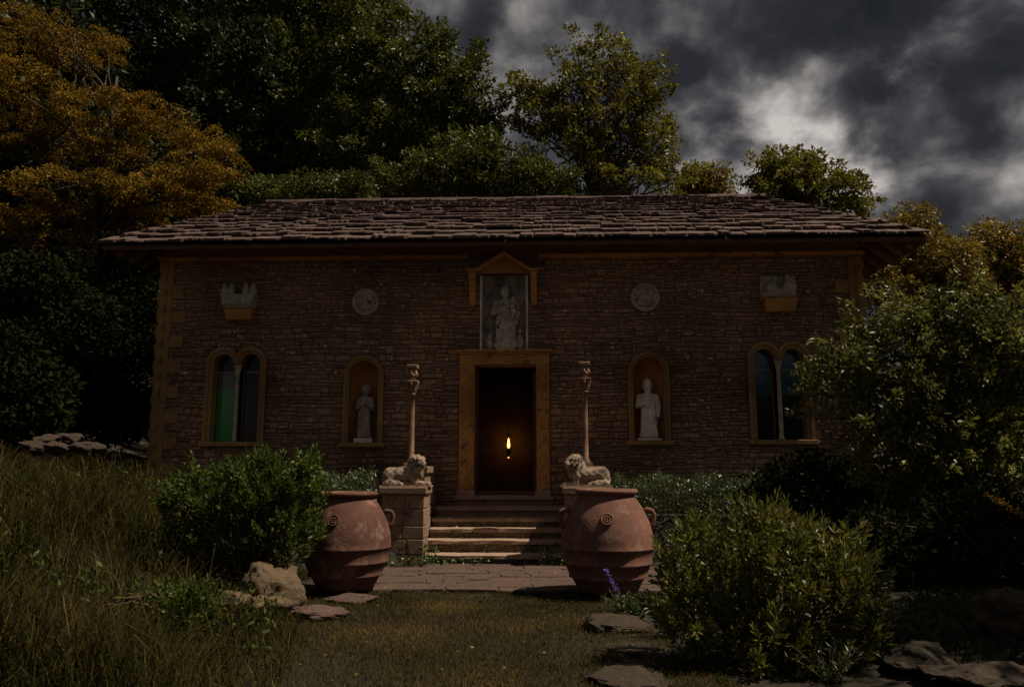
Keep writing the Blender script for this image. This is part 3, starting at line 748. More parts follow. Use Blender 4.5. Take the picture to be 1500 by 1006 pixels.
# ------------------------------------------------------------------ pedestals, lions, columns
def ashlar(root, x0, x1, y0, y1, z0, z1, courses, cap=True):
    zc = z0; hs = [random.uniform(.85, 1.15) for _ in range(courses)]; t = sum(hs); cz = (z1-z0-(.10 if cap else 0))
    MB().box(x0+.02, x1-.02, y0+.02, y1-.02, z0, z1-.03).build('core', 'mortar', root)
    for i, h in enumerate(hs):
        h = h/t*cz; cuts = [x0, x0+(x1-x0)*random.uniform(.38, .62), x1] if (x1-x0) > .5 else [x0, x1]
        for a, b in zip(cuts[:-1], cuts[1:]):
            ym = y0+(y1-y0)*random.uniform(.35, .65)
            for c, d in ((y0, ym), (ym, y1)):
                j = random.uniform(-.006, .006)
                MB().box(a+.004+(j if a == x0 else 0), b-.004-(j if b == x1 else 0), c+.004, d-.004, zc+.004, zc+h-.004, .004).build('block', 'block', root, bevel=.012)
        zc += h
    if cap: MB().box(x0-.035, x1+.035, y0-.035, y1+.035, zc, z1, .004).build('coping', 'block', root, bevel=.014)
PYF = -1.86
px0, px1 = FX(558, 760, PYF), FX(621, 760, PYF); pz = FZ(590, 713, PYF)
qx0, qx1 = FX(828, 740, PYF), FX(893, 740, PYF)
pedL = empty('lion_pedestal', (px0+.35, -1.5, 0), 'square block pedestal under the lion that faces the steps from beside the half hidden urn', 'pedestal')
ashlar(pedL, px0, px1, PYF, -1.36, .0, pz, 5)
pedR = empty('lion_pedestal', (qx0+.35, -1.5, 0), 'block pedestal standing behind the fully visible urn with a maned lion on top', 'pedestal')
ashlar(pedR, qx0, qx1, PYF, -1.36, .0, pz, 5)
wz = FZ(634, 683, -1.0)
pierL = empty('cheek_wall', (-1.2, -.8, 0), 'lit stone cheek wall between the steps and left column, behind the shaded lion', 'wall')
ashlar(pierL, -1.47, -1.10, -1.30, -.16, .3, wz, 6)
pierR = empty('cheek_wall', (1.3, -.8, 0), 'shaded stone cheek wall between the steps and the pale flowered hedge', 'wall')
ashlar(pierR, 1.12, 1.49, -1.30, -.16, .3, wz, 6)

def lion(name, ox, oy, oz, s, label, scale=1.0, head_turn=-.5, mane=1.0):
    # forward is local +x (mirrored by s); -y is towards the lawn
    def T(p): return (ox+s*p[0]*scale, oy+p[1]*scale, oz+p[2]*scale)
    root = empty(name, (ox, oy, oz), label, 'statue', 'stone lions flanking the steps')
    mb = MB()
    def cap(a, ra, b, rb): mb.capsule(T(a), ra*scale, T(b), rb*scale)
    def el_(c, r): mb.ell(T(c), tuple(q*scale for q in r))
    cap((-.20, 0, .17), .105, (.02, 0, .165), .098); cap((.02, 0, .165), .105, (.13, 0, .20), .125)      # trunk, chest
    el_((-.235, -.045, .145), (.105, .075, .13)); el_((-.235, .045, .145), (.105, .075, .13))            # haunches
    cap((-.25, -.10, .06), .045, (-.10, -.115, .05), .038); cap((-.10, -.115, .05), .035, (-.04, -.12, .03), .032)
    cap((-.25, .10, .06), .045, (-.08, .11, .04), .036)
    for y in (-.075, .075):
        cap((.13, y, .15), .062, (.15, y, .05), .048); cap((.15, y, .045), .042, (.30, y, .038), .036); el_((.315, y, .036), (.045, .038, .033))
    cap((-.33, -.02, .10), .022, (-.30, -.12, .04), .02); cap((-.30, -.12, .04), .02, (-.16, -.145, .03), .02); el_((-.14, -.145, .035), (.035, .022, .025))
    sculpt('body', mb, .011*scale, 'lion', root, 3, lambda co: .004*np.sin(co[:, 0]*60)*np.sin(co[:, 2]*55+co[:, 1]*40))
    # mane and head
    hc = np.array((.185, -.03, .345)); mb = MB()
    el_((.12, 0, .25), (.115, .115, .16)); el_((.155, -.01, .30), (.115, .115, .135)); el_((.15, -.02, .37), (.10, .10, .08)); el_((.175, -.02, .18), (.08, .09, .10))
    def manefn(co):
        d = co-np.array(T((.14, 0, .30)), np.float32)
        a = np.arctan2(d[:, 1], s*d[:, 0]); return .011*scale*mane*np.sin(a*11+co[:, 2]*38)+.006*scale*np.sin(co[:, 2]*85+a*7)
    sculpt('mane', mb, .011*scale, 'lion', root, 2, manefn)
    ct, st = math.cos(head_turn), math.sin(head_turn)
    def Hd(p): return (hc[0]+p[0]*ct-p[1]*st, hc[1]+p[0]*st+p[1]*ct, hc[2]+p[2])
    mb = MB()
    el_(Hd((.03, 0, .0)), (.078, .078, .085)); cap(Hd((.07, 0, -.02)), .05, Hd((.115, 0, -.035)), .042)
    cap(Hd((.085, 0, .035)), .016, Hd((.135, 0, -.012)), .022); cap(Hd((.06, 0, -.065)), .036, Hd((.105, 0, -.075)), .028)
    for y in (-.04, .04):
        cap(Hd((.085, y*.4, .038)), .016, Hd((.06, y*1.5, .042)), .018); el_(Hd((-.01, y*1.9, .06)), (.024, .022, .03)); el_(Hd((.105, y*.6, -.035)), (.026, .026, .022)); el_(Hd((.07, y*1.25, -.02)), (.028, .028, .028))
    sculpt('head', mb, .007*scale, 'lion', root, 1)
    mb = MB().box(*sorted((T((-.36, 0, 0))[0], T((.37, 0, 0))[0])), oy-.17*scale, oy+.17*scale, oz, oz+.022*scale, .004); mb.build('plinth', 'lion', root, bevel=.006)
    return root
lion('lion_statue', (px0+px1)/2+.0, -1.63, pz, 1, 'weathered bald headed stone lion lying on the pedestal beside the half hidden urn', 1.0, -.9, .5)
lion('lion_statue', (qx0+qx1)/2+.0, -1.63, pz, -1, 'shaggy maned stone lion lying above the fully visible terracotta urn, gazing outwards', 1.0, -.75, 1.3)

def column(pxc, ytop_px, Yc, label):
    x = FX(pxc, 610, Yc); zt = FZ(pxc, ytop_px, Yc); zb_ = wz
    root = empty('slender_column', (x, Yc, zb_), label, 'column', 'slender columns flanking the door')
    MB().box(x-.10, x+.10, Yc-.10, Yc+.10, zb_-.0, zb_+.05).build('base', 'column', root, bevel=.008)
    zc = zt-.47; r = .046
    MB().lathe([(.075, .05), (.078, .075), (.058, .09), (.064, .105), (r+.004, .12), (r, .4), (r-.001, .8), (r-.003, zc-zb_-.0), (r+.01, zc-zb_+.005), (r+.01, zc-zb_+.025), (r-.005, zc-zb_+.03)], 20, (x, Yc, zb_)).build('shaft', 'column', root, smooth=True)
    mb = MB().lathe([(.040, 0), (.046, .08), (.06, .14), (.075, .18), (.05, .20)], 16, (x, Yc, zc+.02))
    for k in range(8):
        a = 2*PI*k/8; c, s = math.cos(a), math.sin(a); mb.capsule((x+.05*c, Yc+.05*s, zc+.05), .014, (x+.085*c, Yc+.085*s, zc+.165), .02)
    mb.box(x-.095, x+.095, Yc-.095, Yc+.095, zc+.185, zc+.222)
    sculpt('capital', mb, .008, 'column', root, 1)
    mb = MB(); h0 = zc+.215
    mb.ell((x, Yc, h0+.115), (.075, .075, .11)); mb.capsule((x, Yc, h0), .05, (x, Yc, h0+.05), .05)
    mb.box(x-.085, x+.085, Yc-.085, Yc+.08, h0+.195, h0+.25)
    mb.capsule((x, Yc-.07, h0+.14), .012, (x, Yc-.09, h0+.10), .018); mb.capsule((x-.05, Yc-.06, h0+.155), .014, (x+.05, Yc-.06, h0+.155), .014)
    for s in (-1, 1): mb.ell((x+s*.06, Yc-.03, h0+.10), (.028, .04, .05)); mb.ell((x+s*.028, Yc-.065, h0+.075), (.02, .02, .02))
    mb.ell((x, Yc-.055, h0+.035), (.035, .028, .025))
    sculpt('carved_head', mb, .007, 'column', root, 1)
column(603, 534, -1.02, 'thin stone column with carved head rising behind the shaded bald lion')
column(856.5, 530, -1.02, 'thin stone column with carved head rising behind the shaggy maned lion')

# ------------------------------------------------------------------ niche statues and reliefs
def fold(cx, cy, z0, z1, n, amp, tw):
    def f(co):
        a = np.arctan2(co[:, 1]-cy, co[:, 0]-cx); u = np.clip((z1-co[:, 2])/(z1-z0), 0, 1)
        return amp*np.sin(a*n+tw*u+2*np.sin(u*5))*smst(u*3)*(.6+.4*np.sin(a*3+u*4))
    return f
def figure(name, mbase, x, y, z, h, wide=1.0, hands='clasp', hat=False, flat=1.0, parent=None, root=None, m='marble', n=9):
    S = h; mb = MB()
    def cap(a, ra, b, rb): mb.capsule((x+a[0]*S*wide, y+a[1]*S*flat, z+a[2]*S), ra*S, (x+b[0]*S*wide, y+b[1]*S*flat, z+b[2]*S), rb*S)
    def el_(c, r): mb.ell((x+c[0]*S*wide, y+c[1]*S*flat, z+c[2]*S), (r[0]*S*wide, r[1]*S*flat, r[2]*S))
    el_((0, 0, .13), (.13, .11, .16)); el_((.01, 0, .30), (.125, .105, .20)); el_((0, 0, .46), (.115, .095, .14)); el_((0, 0, .60), (.125, .09, .14)); el_((0, .0, .70), (.135, .08, .07))
    cap((-.05, -.03, .04), .075, (-.045, -.035, .36), .07); cap((.06, -.05, .04), .065, (.05, -.055, .34), .07)
    cap((0, .0, .72), .05, (0, -.005, .80), .045)
    for s in (-1, 1):
        cap((s*.125, 0, .70), .052, (s*.155, -.02, .55), .05)
        if hands == 'clasp': cap((s*.155, -.02, .55), .045, (s*.015, -.115, .62), .03)
        elif s < 0: cap((s*.155, -.02, .55), .045, (s*.03, -.115, .58), .032)
        else: cap((s*.155, -.02, .55), .045, (s*.14, -.07, .43), .036)
    el_((0, 0, .06), (.15, .13, .09))
    for k in range(8): cap((-.09+.026*k, -.085, .47), .012, (-.115+.034*k+.02*math.sin(k*2.3), -.115-.015*math.sin(k*1.7), .03), .02)
    for k in range(4): cap((.10-.01*k, -.085, .60-.05*k), .013, (-.11, -.095, .46-.065*k), .017)
    for k in range(3): cap((-.06+.05*k, -.085, .70), .012, (-.03+.03*k, -.10, .52), .012)
    body = lambda co: fold(x, y, z, z+.62*S, n, .014*S, 4.0)(co)
    o = sculpt('robe', mb, .009*S, m, root, 1, body)
    mb = MB(); el_((0, -.012, .865), (.070/wide, .072, .090)); cap((0, -.06, .87), .012, (0, -.078, .845), .017); el_((0, -.045, .80), (.035, .03, .03)); cap((-.03, -.055, .885), .014, (.03, -.055, .885), .014)
    el_((0, .014, .88), (.084/wide, .072, .098))
    if hat: el_((0, 0, .95), (.062, .062, .05)); el_((0, 0, 1.0), (.022, .022, .022)); el_((0, -.06, .78), (.045, .03, .05))
    sculpt('head', mb, .008*S, m, root, 1)
    for s in (-1, 1):
        mb = MB()
        c = (s*.02, -.125, .63) if hands == 'clasp' else ((-.025, -.125, .585) if s < 0 else (.14, -.085, .40))
        el_(c, (.026, .018, .034))
        for k in range(4): cap((c[0]-.018+.012*k, c[1]-.008, c[2]), .0075, (c[0]-.018+.012*k, c[1]-.02, c[2]+(.05 if hands == 'clasp' else -.045)), .006)
        cap((c[0]-s*.02, c[1]-.005, c[2]), .008, (c[0]-s*.032, c[1]-.018, c[2]+.03), .007)
        sculpt('hand', mb, .006*S, m, root, 0)
zl = NL['z0']; s1 = empty('niche_statue', (NL['x'], .12, zl), 'slim robed statue with clasped hands in the darker arched niche', 'statue', 'statues in the arched niches')
MB().box(NL['x']-.15, NL['x']+.15, .0, .27, zl, zl+.075, .006).build('plinth', 'marble', s1, bevel=.01)
figure('f', None, NL['x'], .13, zl+.07, .92, .82, 'clasp', root=s1, m='darkstone')
zl = NR['z0']; s2 = empty('niche_statue', (NR['x'], .12, zl), 'pale bearded robed statue with knobbed cap in the arched niche', 'statue', 'statues in the arched niches')
MB().box(NR['x']-.20, NR['x']+.20, .0, .28, zl, zl+.04, .006).build('plinth', 'marble', s2, bevel=.01)
figure('f', None, NR['x'], .13, zl+.035, .98, 1.12, 'hold', hat=True, root=s2, n=7)

pzb = JZ1+.003; pzt = FZ(740, 404)
rel = empty('relief_panel', ((PX0+PX1)/2, 0, pzb), 'marble relief of a robed woman holding a child above the doorway', 'relief')
cxp = (PX0+PX1)/2
MB().box(PX0, PX1, -.02, .015, pzb, pzt).build('back_slab', 'slab', rel)
for xx in (PX0, PX1): MB().box(xx-.018, xx+.018, -.05, -.0201, pzb, pzt, .002).build('slab_border', 'marble', rel)
for (a, b, c, d) in ((PX0+.03, PX0+.20, .40, .66), (PX0+.03, PX0+.20, .06, .36), (PX1-.15, PX1-.03, .30, .62)):
    MB().box(a, b, -.034, -.0201, pzb+c, pzb+d, .006).build('carved_block', 'slab', rel, bevel=.008)
figure('f', None, cxp+.03, -.11, pzb, 1.10, 1.15, 'hold', root=rel, flat=1.0, n=11, m='relstone')
mb = MB(); bx_, bz_ = cxp+.17, pzb+.66
mb.ell((bx_, -.25, bz_), (.055, .05, .10)); mb.ell((bx_-.005, -.27, bz_+.135), (.045, .045, .052)); mb.capsule((bx_-.03, -.27, bz_+.03), .022, (bx_-.10, -.25, bz_+.02), .018); mb.capsule((bx_, -.25, bz_-.07), .032, (bx_-.03, -.27, bz_-.19), .022)
sculpt('child', mb, .008, 'relstone', rel, 1)
for (dx, hh) in ((-.22, .26), (.26, .36)):
    mb = MB(); X0 = cxp+dx
    mb.ell((X0, -.04, pzb+hh*.35), (.06, .045, hh*.36)); mb.ell((X0, -.05, pzb+hh*.85), (.038, .038, .045)); mb.capsule((X0-.05, -.05, pzb+hh*.6), .022, (X0+.03, -.08, pzb+hh*.5), .018)
    sculpt('attendant', mb, .009, 'relstone', rel, 1, fold(X0, -.04, pzb, pzb+hh*.7, 7, .008, 3))

def roundel(pxc, pyc, rpx, label, kind):
    c = on_y(pxc, pyc, 0); r = rpx/89.; x, z_ = c[0], c[2]
    root = empty('carved_roundel', (x, 0, z_-r), label, 'roundel', 'roundels set in the wall')
    mb = MB().lathe([(.02, -.0), (r, 0), (r, .05), (r-.012, .065), (r-.045, .06), (r-.055, .035), (.02, .03)], 40)
    mb.v = [(x+a, .0-b_+.005, z_+c_) for a, c_, b_ in [(v[0], v[1], v[2]) for v in mb.v]]
    mb.build('disc', 'greystone', root, smooth=False)
    mb = MB()
    if kind == 'bust':
        mb.ell((x, -.04, z_+.05), (.045, .04, .058)); mb.capsule((x, -.035, z_), .03, (x, -.03, z_-.05), .04); mb.ell((x, -.03, z_-.085), (.12, .035, .055)); mb.ell((x-.01, -.05, z_+.09), (.05, .03, .03))
        for k in range(4): mb.capsule((x-.09+.06*k, -.05, z_-.12), .012, (x-.04+.03*k, -.055, z_-.04), .012)
    else:
        mb.capsule((x-.07, -.035, z_-.01), .05, (x+.06, -.035, z_+.0), .055); mb.capsule((x+.07, -.04, z_+.02), .035, (x+.11, -.045, z_+.09), .03); mb.ell((x+.12, -.05, z_+.09), (.04, .03, .025))
        for k in (-.09, -.04, .05, .09): mb.capsule((x+k, -.04, z_-.03), .02, (x+k*1.15, -.035, z_-.13), .016)
        mb.capsule((x-.03, -.045, z_+.03), .04, (x-.02, -.045, z_+.10), .03); mb.ell((x-.015, -.05, z_+.14), (.028, .026, .032)); mb.capsule((x-.10, -.03, z_+.02), .016, (x-.13, -.03, z_+.10), .02)
    sculpt('relief', mb, .008, 'greystone', root, 1)
roundel(536, 443, 20.5, 'round carved stone medallion with a bust relief', 'bust')
roundel(944.5, 436, 21.5, 'round carved stone medallion with rider and animal relief', 'beast')

def corbel_piece(pxc, top, mid, bot, wpx, label, kind):
    x = FX(pxc, mid); zt, zm, zb_ = FZ(pxc, top), FZ(pxc, mid), FZ(pxc, bot); w = wpx/89./2
    root = empty('carved_fragment', (x, 0, zb_), label, 'carving', 'carved stone fragments on wall brackets')
    MB().add([(x-w*.82, -.13, zb_), (x+w*.82, -.13, zb_), (x+w*.95, -.20, zm), (x-w*.95, -.20, zm), (x-w*.82, .01, zb_), (x+w*.82, .01, zb_), (x+w*.95, .01, zm), (x-w*.95, .01, zm)],
             [(0, 1, 2, 3), (4, 7, 6, 5), (0, 4, 5, 1), (3, 2, 6, 7), (0, 3, 7, 4), (1, 5, 6, 2)]).build('bracket', 'doorstone', root, bevel=.008)
    mb = MB(); h = zt-zm
    if kind == 'capital':
        mb.add([(x-w, -.22, zm+.003), (x+w, -.22, zm+.003), (x+w, .01, zm+.003), (x-w, .01, zm+.003), (x-w*1.15, -.26, zm+h*.55), (x+w*1.15, -.26, zm+h*.55), (x+w*1.15, .01, zm+h*.55), (x-w*1.15, .01, zm+h*.55)],
               [(0, 3, 2, 1), (4, 5, 6, 7), (0, 1, 5, 4), (1, 2, 6, 5), (2, 3, 7, 6), (3, 0, 4, 7)])
        for k in (-1.0, -.5, .48, 1.0): mb.ell((x+k*w, -.16, zm+h*.68), (.06, .07, h*.30)); mb.ell((x+k*w, -.17, zm+h*.93), (.035, .04, .045))
        for k in range(6): mb.ell((x+(-.85+.34*k)*w, -.25, zm+h*.28), (.05, .03, h*.2))
    else:
        mb.ell((x, -.12, zm+h*.22), (w*.98, .09, h*.24)); mb.ell((x-w*.5, -.13, zm+h*.42), (w*.42, .09, h*.26)); mb.ell((x+w*.55, -.13, zm+h*.48), (w*.42, .09, h*.34)); mb.ell((x+w*.42, -.15, zm+h*.87), (.05, .05, .06))
        mb.ell((x-w*.3, -.15, zm+h*.80), (.042, .045, .05)); mb.capsule((x-w*.9, -.15, zm+h*.15), .05, (x+w*.2, -.2, zm+h*.25), .05)
        mb.box(x-w*1.05, x+w*1.02, -.05, .01, zm+.003, zt)
    sculpt('carving', mb, .011, 'greystone', root, 2, lambda co: .006*np.sin(co[:, 0]*55)*np.sin(co[:, 2]*60))
corbel_piece(354, 419, 455, 470, 44, 'carved capital fragment with small figures on an orange bracket', 'capital')
corbel_piece(1140, 405, 440, 458, 50, 'carved block of reclining figures on a terracotta bracket', 'reclining')

# ------------------------------------------------------------------ terracotta urns
def urn(px, base_y, s, label, med, turn=0.0):
    c = on_z(px, base_y, .045); x, y = c[0], c[1]; z0 = .05
    root = empty('terracotta_urn', (x, y, z0), label, 'urn', 'large terracotta urns')
    prof = [(.30, 0), (.335, .005), (.36, .06), (.405, .145), (.440, .160), (.448, .175), (.438, .192), (.452, .22), (.487, .305), (.497, .310), (.503, .320), (.497, .330), (.505, .40), (.520, .47), (.533, .475), (.537, .485), (.531, .496), (.528, .56), (.512, .66), (.480, .77), (.430, .88), (.375, .975), (.335, 1.03), (.318, 1.055), (.312, 1.068),
            (.330, 1.075), (.352, 1.085), (.362, 1.105), (.355, 1.128), (.332, 1.138), (.300, 1.135), (.285, 1.11), (.290, 1.02), (.33, .95)]
    rr = random.Random(int(px))
    ph = [rr.uniform(0, 6) for _ in range(4)]
    body = MB().lathe([(r*s, z_*s) for r, z_ in prof], 64, (x, y, z0), fn=lambda r, a, z_: r*(1+.005*math.sin(2*a+ph[0])+.003*math.sin(3*a+ph[1]+z_*5)))
    body.build('body', 'terracotta', root, smooth=True)
    MB().lathe([(.02, .98*s), (.31*s, .98*s), (.31*s, .985*s), (.02, 1.0*s)], 24, (x, y, z0)).build('soil_fill', 'soil', root)
    for a in (turn, turn+PI):
        ca, sa = math.cos(a), math.sin(a)
        pts = [(x+ca*r*s, y+sa*r*s, z0+z_*s) for r, z_ in ((.415, .875), (.475, .905), (.525, .89), (.548, .845), (.540, .79), (.525, .74), (.49, .71))]
        MB().tube(pts, [.036*s, .028*s, .026*s, .026*s, .026*s, .030*s, .036*s], 10).build('handle', 'terracotta', root, smooth=True)
    aa = math.atan2(CAM[1]-y, CAM[0]-x)+med; R0_ = .462*s; zc = z0+.815*s
    n_ = Vector((math.cos(aa)*.90, math.sin(aa)*.90, .43)).normalized(); q = n_.to_track_quat('Z', 'Y').to_matrix()
    p = Vector((x+math.cos(aa)*R0_, y+math.sin(aa)*R0_, zc))
    mb = MB().lathe([(.01, -.02), (.072, -.02), (.072, .014), (.062, .022), (.054, .014), (.01, .012)], 24)
    for k in range(8): a = 2*PI*k/8; mb.ell((.032*math.cos(a), .032*math.sin(a), .014), (.013, .013, .012), 8, 6)
    mb.ell((0, 0, .014), (.012, .012, .014), 8, 6)
    mb.v = [tuple(p+q @ (Vector(v)*s)) for v in mb.v]; mb.build('medallion', 'terracotta', root, smooth=False)
    return x, y
UL = urn(506, 862, .915, 'tall terracotta urn half hidden by the leafy green shrub', -.35, .25)
UR = urn(891, 866, .945, 'broad terracotta urn with round medallion beside the violet flower spike', .0, .1)

# ------------------------------------------------------------------ rocks
def rock(name, px, py, wpx, hpx, dm, label, m='rock', Zb=None, seed=0, flat=False, group=None):
    c0 = on_z(px, py, 0.0)
    if Zb is None:
        for _ in range(6): Zb = float(H(c0[0], c0[1])); c0 = on_z(px, py, Zb)
    else: c0 = on_z(px, py, Zb)
    d = c0[1]-CAM[1]; w = wpx*d/FPX/2; h = hpx*d/FPX
    bm = bmesh.new(); bmesh.ops.create_icosphere(bm, subdivisions=5 if wpx > 60 else 4, radius=1)
    rr = np.random.default_rng(seed); pl_ = [(unit(rr.normal(size=3)*np.array([1, 1, .8])), rr.uniform(.45, .85)) for _ in range(14)]
    for v in bm.verts:
        p = np.array(v.co)
        for n_, dd in pl_:
            t = p@n_-dd
            if t > 0: p = p-n_*t*.93
        q = Vector(p)*1.6+Vector((seed*3.1, 0, 0))
        p = p*(1+.22*mnoise.fractal(q, .9, 2.1, 5)+.05*mnoise.noise(q*7))
        v.co = (c0[0]+p[0]*w*1.12, c0[1]+p[1]*dm*1.1, Zb+(p[2]*.72+.32)*h if not flat else Zb+h*.6*(p[2]+.45))
    me = bpy.data.meshes.new(name); bm.to_mesh(me); bm.free(); me.polygons.foreach_set('use_smooth', [True]*len(me.polygons))
    return tag(link(name, me, m), label, 'rock', group)
rock('boulder', 405, 893, 96, 74, .30, 'large tan boulder between the shaded shrub and the half hidden urn', seed=3)
rock('boulder', 335, 903, 70, 34, .20, 'low tan rock amid tall grass beside the large boulder', seed=5)
rock('boulder', 395, 908, 60, 40, .16, 'upright tan rock leaning before the large boulder', seed=8)
rock('boulder', 430, 822, 34, 28, .16, 'small rounded rock under the leafy shrub by the urn', seed=9)
rock('edging_stone', 513, 880, 92, 15, .26, 'flat pale edging stone under the half hidden urn', 'flag', 0.0, 11, True)
rock('edging_stone', 470, 905, 96, 20, .24, 'flat rough edging stone at the lawn corner near the boulder', 'flag', 0.0, 12, True)
rock('edging_stone', 905, 920, 92, 22, .24, 'dark rock slab at the lawn edge below the violet spike', 'shaded_rock', 0.0, 14, True)
rock('edging_stone', 938, 958, 110, 12, .42, 'worn flat stone sunk in the lawn edge beside the olive shrub', 'shaded_rock', -.01, 15, True)
rock('edging_stone', 925, 1002, 150, 16, .46, 'broad flat stone sunk in the lawn near the olive shrub foot', 'shaded_rock', -.01, 17, True)
rock('boulder', 1345, 978, 110, 30, .34, 'sloping brown rock emerging from under the olive shrub', 'shaded_rock', None, 21)
rock('boulder', 1450, 1000, 150, 26, .32, 'low flat rock along the shaded bed corner', 'shaded_rock', None, 23)
rock('boulder', 1480, 925, 80, 58, .30, 'rounded rock in the shade beneath the glossy bush', 'shaded_rock', None, 25)
RH = [(52, 660, 36, 22, 'end'), (84, 663, 40, 24, 'widest'), (116, 662, 38, 26, 'tallest'), (70, 650, 34, 20, 'upper'), (102, 647, 38, 20, 'topmost'), (133, 660, 26, 22, 'smallest')]
for i, (px, py, w, h, wd) in enumerate(RH):
    c = on_y(px, py+12, -2.6)
    rock('wall_stone', px, py, w, h*.7, .15, 'tan stone, %s of the low rubble heap above the grassy bank' % wd, 'shaded_rock', float(c[2]), 30+i, group='stones of the rubble heap')

# ------------------------------------------------------------------ vegetation
def clumps(lobes, n, shell=.55):
    L = np.array(lobes); wts = (L[:, 3]*L[:, 4]*L[:, 5])**.66; wts /= wts.sum()
    k = rng.choice(len(L), n, p=wts); d = unit(rng.normal(size=(n, 3))); r = rng.uniform(shell, 1.0, n)**.6
    return L[k, :3]+d*r[:, None]*L[k, 3:6]*.92, d
def foliage(C, D, per, cr, flat, leaf, aspect=.55, droop=.25, dome=False, spray=0.0):
    n = len(C); k = n*per
    cr_ = cr*rng.uniform(.6, 1.35, n)
    o = rng.normal(size=(n, per, 3)); o = unit(o)*rng.uniform(.25, 1, (n, per, 1))**.5
    if dome: o[..., 2] = np.abs(o[..., 2])-.25
    o = o*cr_[:, None, None]; o[..., 2] *= flat
    if spray:
        dr = unit(D+rng.normal(size=(n, 3))*.35+np.array([0, 0, .35])); u = rng.uniform(-.5, 1, (n, per, 1)); sl = spray*rng.uniform(.5, 1.4, (n, 1, 1))
        o = o*(1-.45*np.clip(u, 0, 1))+dr[:, None]*u*sl; o[..., 2] -= .18*sl[..., 0]*np.clip(u[..., 0], 0, 1)**2
    P = (C[:, None]+o).reshape(-1, 3)
    ax = unit(rng.normal(size=(k, 3))+unit(o.reshape(-1, 3))*.8+np.repeat(D, per, 0)*.3+np.array([0, 0, -droop]))
    s = leaf*rng.uniform(.6, 1.25, k)
    return P, ax, s, s*aspect
def limb(mb, p0, p1, r0, r1, n=5, wob=.08, sides=6):
    p0 = np.array(p0, float); p1 = np.array(p1, float); L = np.linalg.norm(p1-p0); pts = []
    for i in range(n+1):
        t = i/n; p = p0+(p1-p0)*t+rng.normal(size=3)*wob*L*math.sin(PI*t)*.6; p[2] += L*.10*math.sin(PI*t); pts.append(p)
    mb.tube(pts, [r0+(r1-r0)*i/n for i in range(n+1)], sides); return pts
def tree(name, label, Yd, lobes_px, trunk_px, m, nclump=150, per=170, cr=.55, leaf=.15, flat=.7, aspect=.5, trunk_r=.2, nlimb=24, cat='tree', group=None, dome=False, depth=.85, ground=None, shell=.5, droop=.25, split=.35, spray=0.0):
    d = Yd-CAM[1]; sc = d/FPX; L = []
    for (px, py, rx, ry) in lobes_px:
        dy = rng.uniform(-.35, .35)*rx*sc; c = on_y(px, py, Yd+dy); L.append((c[0], c[1], c[2], rx*sc, rx*sc*depth, ry*sc))
    C, D = clumps(L, nclump, shell)
    Lc = np.array(L); top = Lc[:, 2].max(); cx = FX(trunk_px, 400, Yd)
    gz = float(H(cx, Yd)) if ground is None else ground
    root = empty(name, (cx, Yd, gz), label, cat, group)
    P, A, s, w = foliage(C, D, per, cr, flat, leaf, aspect, droop, dome, spray)
    leaf_obj('crown', m, P, A, s, w, root)
    mb = MB(); cen = Lc[:, :3].mean(0); tp = np.array((cen[0]*.75+cx*.25, Yd, cen[2]+.55*(top-cen[2])))
    zs = gz+split*(tp[2]-gz)
    tr = [np.array((cx, Yd, gz-.3)), np.array((cx+.05, Yd, gz+.6)), np.array((cx+(tp[0]-cx)*.3, Yd, zs)), np.array((cx+(tp[0]-cx)*.6, Yd+.1, (zs+tp[2])/2)), tp]
    mb.tube(tr, [trunk_r*1.25, trunk_r, trunk_r*.75, trunk_r*.45, trunk_r*.1], 9); mb.build('trunk', 'bark', root, smooth=True)
    mb = MB(); pick = rng.choice(len(C), min(nlimb, len(C)), replace=False)
    for i in pick:
        t = np.clip((C[i][2]-zs)/max(tp[2]-zs, .1)*.75-.05, 0, .9); p0 = tr[2]*(1-t)+tp*t if t > .5 else (tr[2]*(1-2*t)+tr[3]*2*t if t < .5 else tr[3])
        pts = limb(mb, p0, C[i], trunk_r*.32*(1.1-t), .018)
        for j in rng.choice(len(C), 2):
            if np.linalg.norm(C[j]-pts[3]) < 2.2: limb(mb, pts[3], C[j], trunk_r*.12, .01, 4)
    mb.build('limbs', 'bark', root, smooth=True)
    return root
# amber tree over the far corner
tree('amber_tree', 'amber leaved tree with layered sprays beside the slate hip', 3.2,
     [(30, 45, 95, 38), (110, 75, 70, 34), (150, 70, 40, 24), (40, 130, 90, 36), (150, 165, 80, 34), (60, 205, 100, 38), (215, 165, 45, 26), (245, 205, 70, 28), (180, 235, 90, 34), (300, 205, 42, 20), (330, 235, 36, 20), (285, 258, 70, 24), (100, 280, 110, 36), (220, 290, 90, 28), (300, 305, 55, 14), (60, 335, 90, 30), (200, 325, 70, 18)],
     120, 'lf_maple', nclump=620, per=130, cr=.25, leaf=.066, flat=.75, aspect=.45, dome=True, trunk_r=.22, nlimb=40, droop=.5, shell=.45)
tree('dark_tree', 'very dark tall tree behind the amber sprays', 8.5, [(215, 40, 110, 90), (310, 120, 105, 110), (250, 190, 90, 70), (170, -40, 150, 80), (390, 230, 80, 70), (330, 260, 70, 50)], 320, 'lf_dark', nclump=170, per=250, cr=.46, leaf=.17, flat=.8, spray=1.1, trunk_r=.3, group='trees on the wooded slope')
tree('dark_tree', 'dark leafy tall tree rising out of sight behind the roof end', 10.0, [(410, 60, 95, 110), (470, 150, 90, 90), (420, 200, 80, 80), (470, 40, 75, 90), (400, -60, 140, 80), (530, 20, 40, 50)], 450, 'lf_mid', nclump=170, per=250, cr=.46, leaf=.17, flat=.8, spray=1.1, trunk_r=.3, group='trees on the wooded slope')
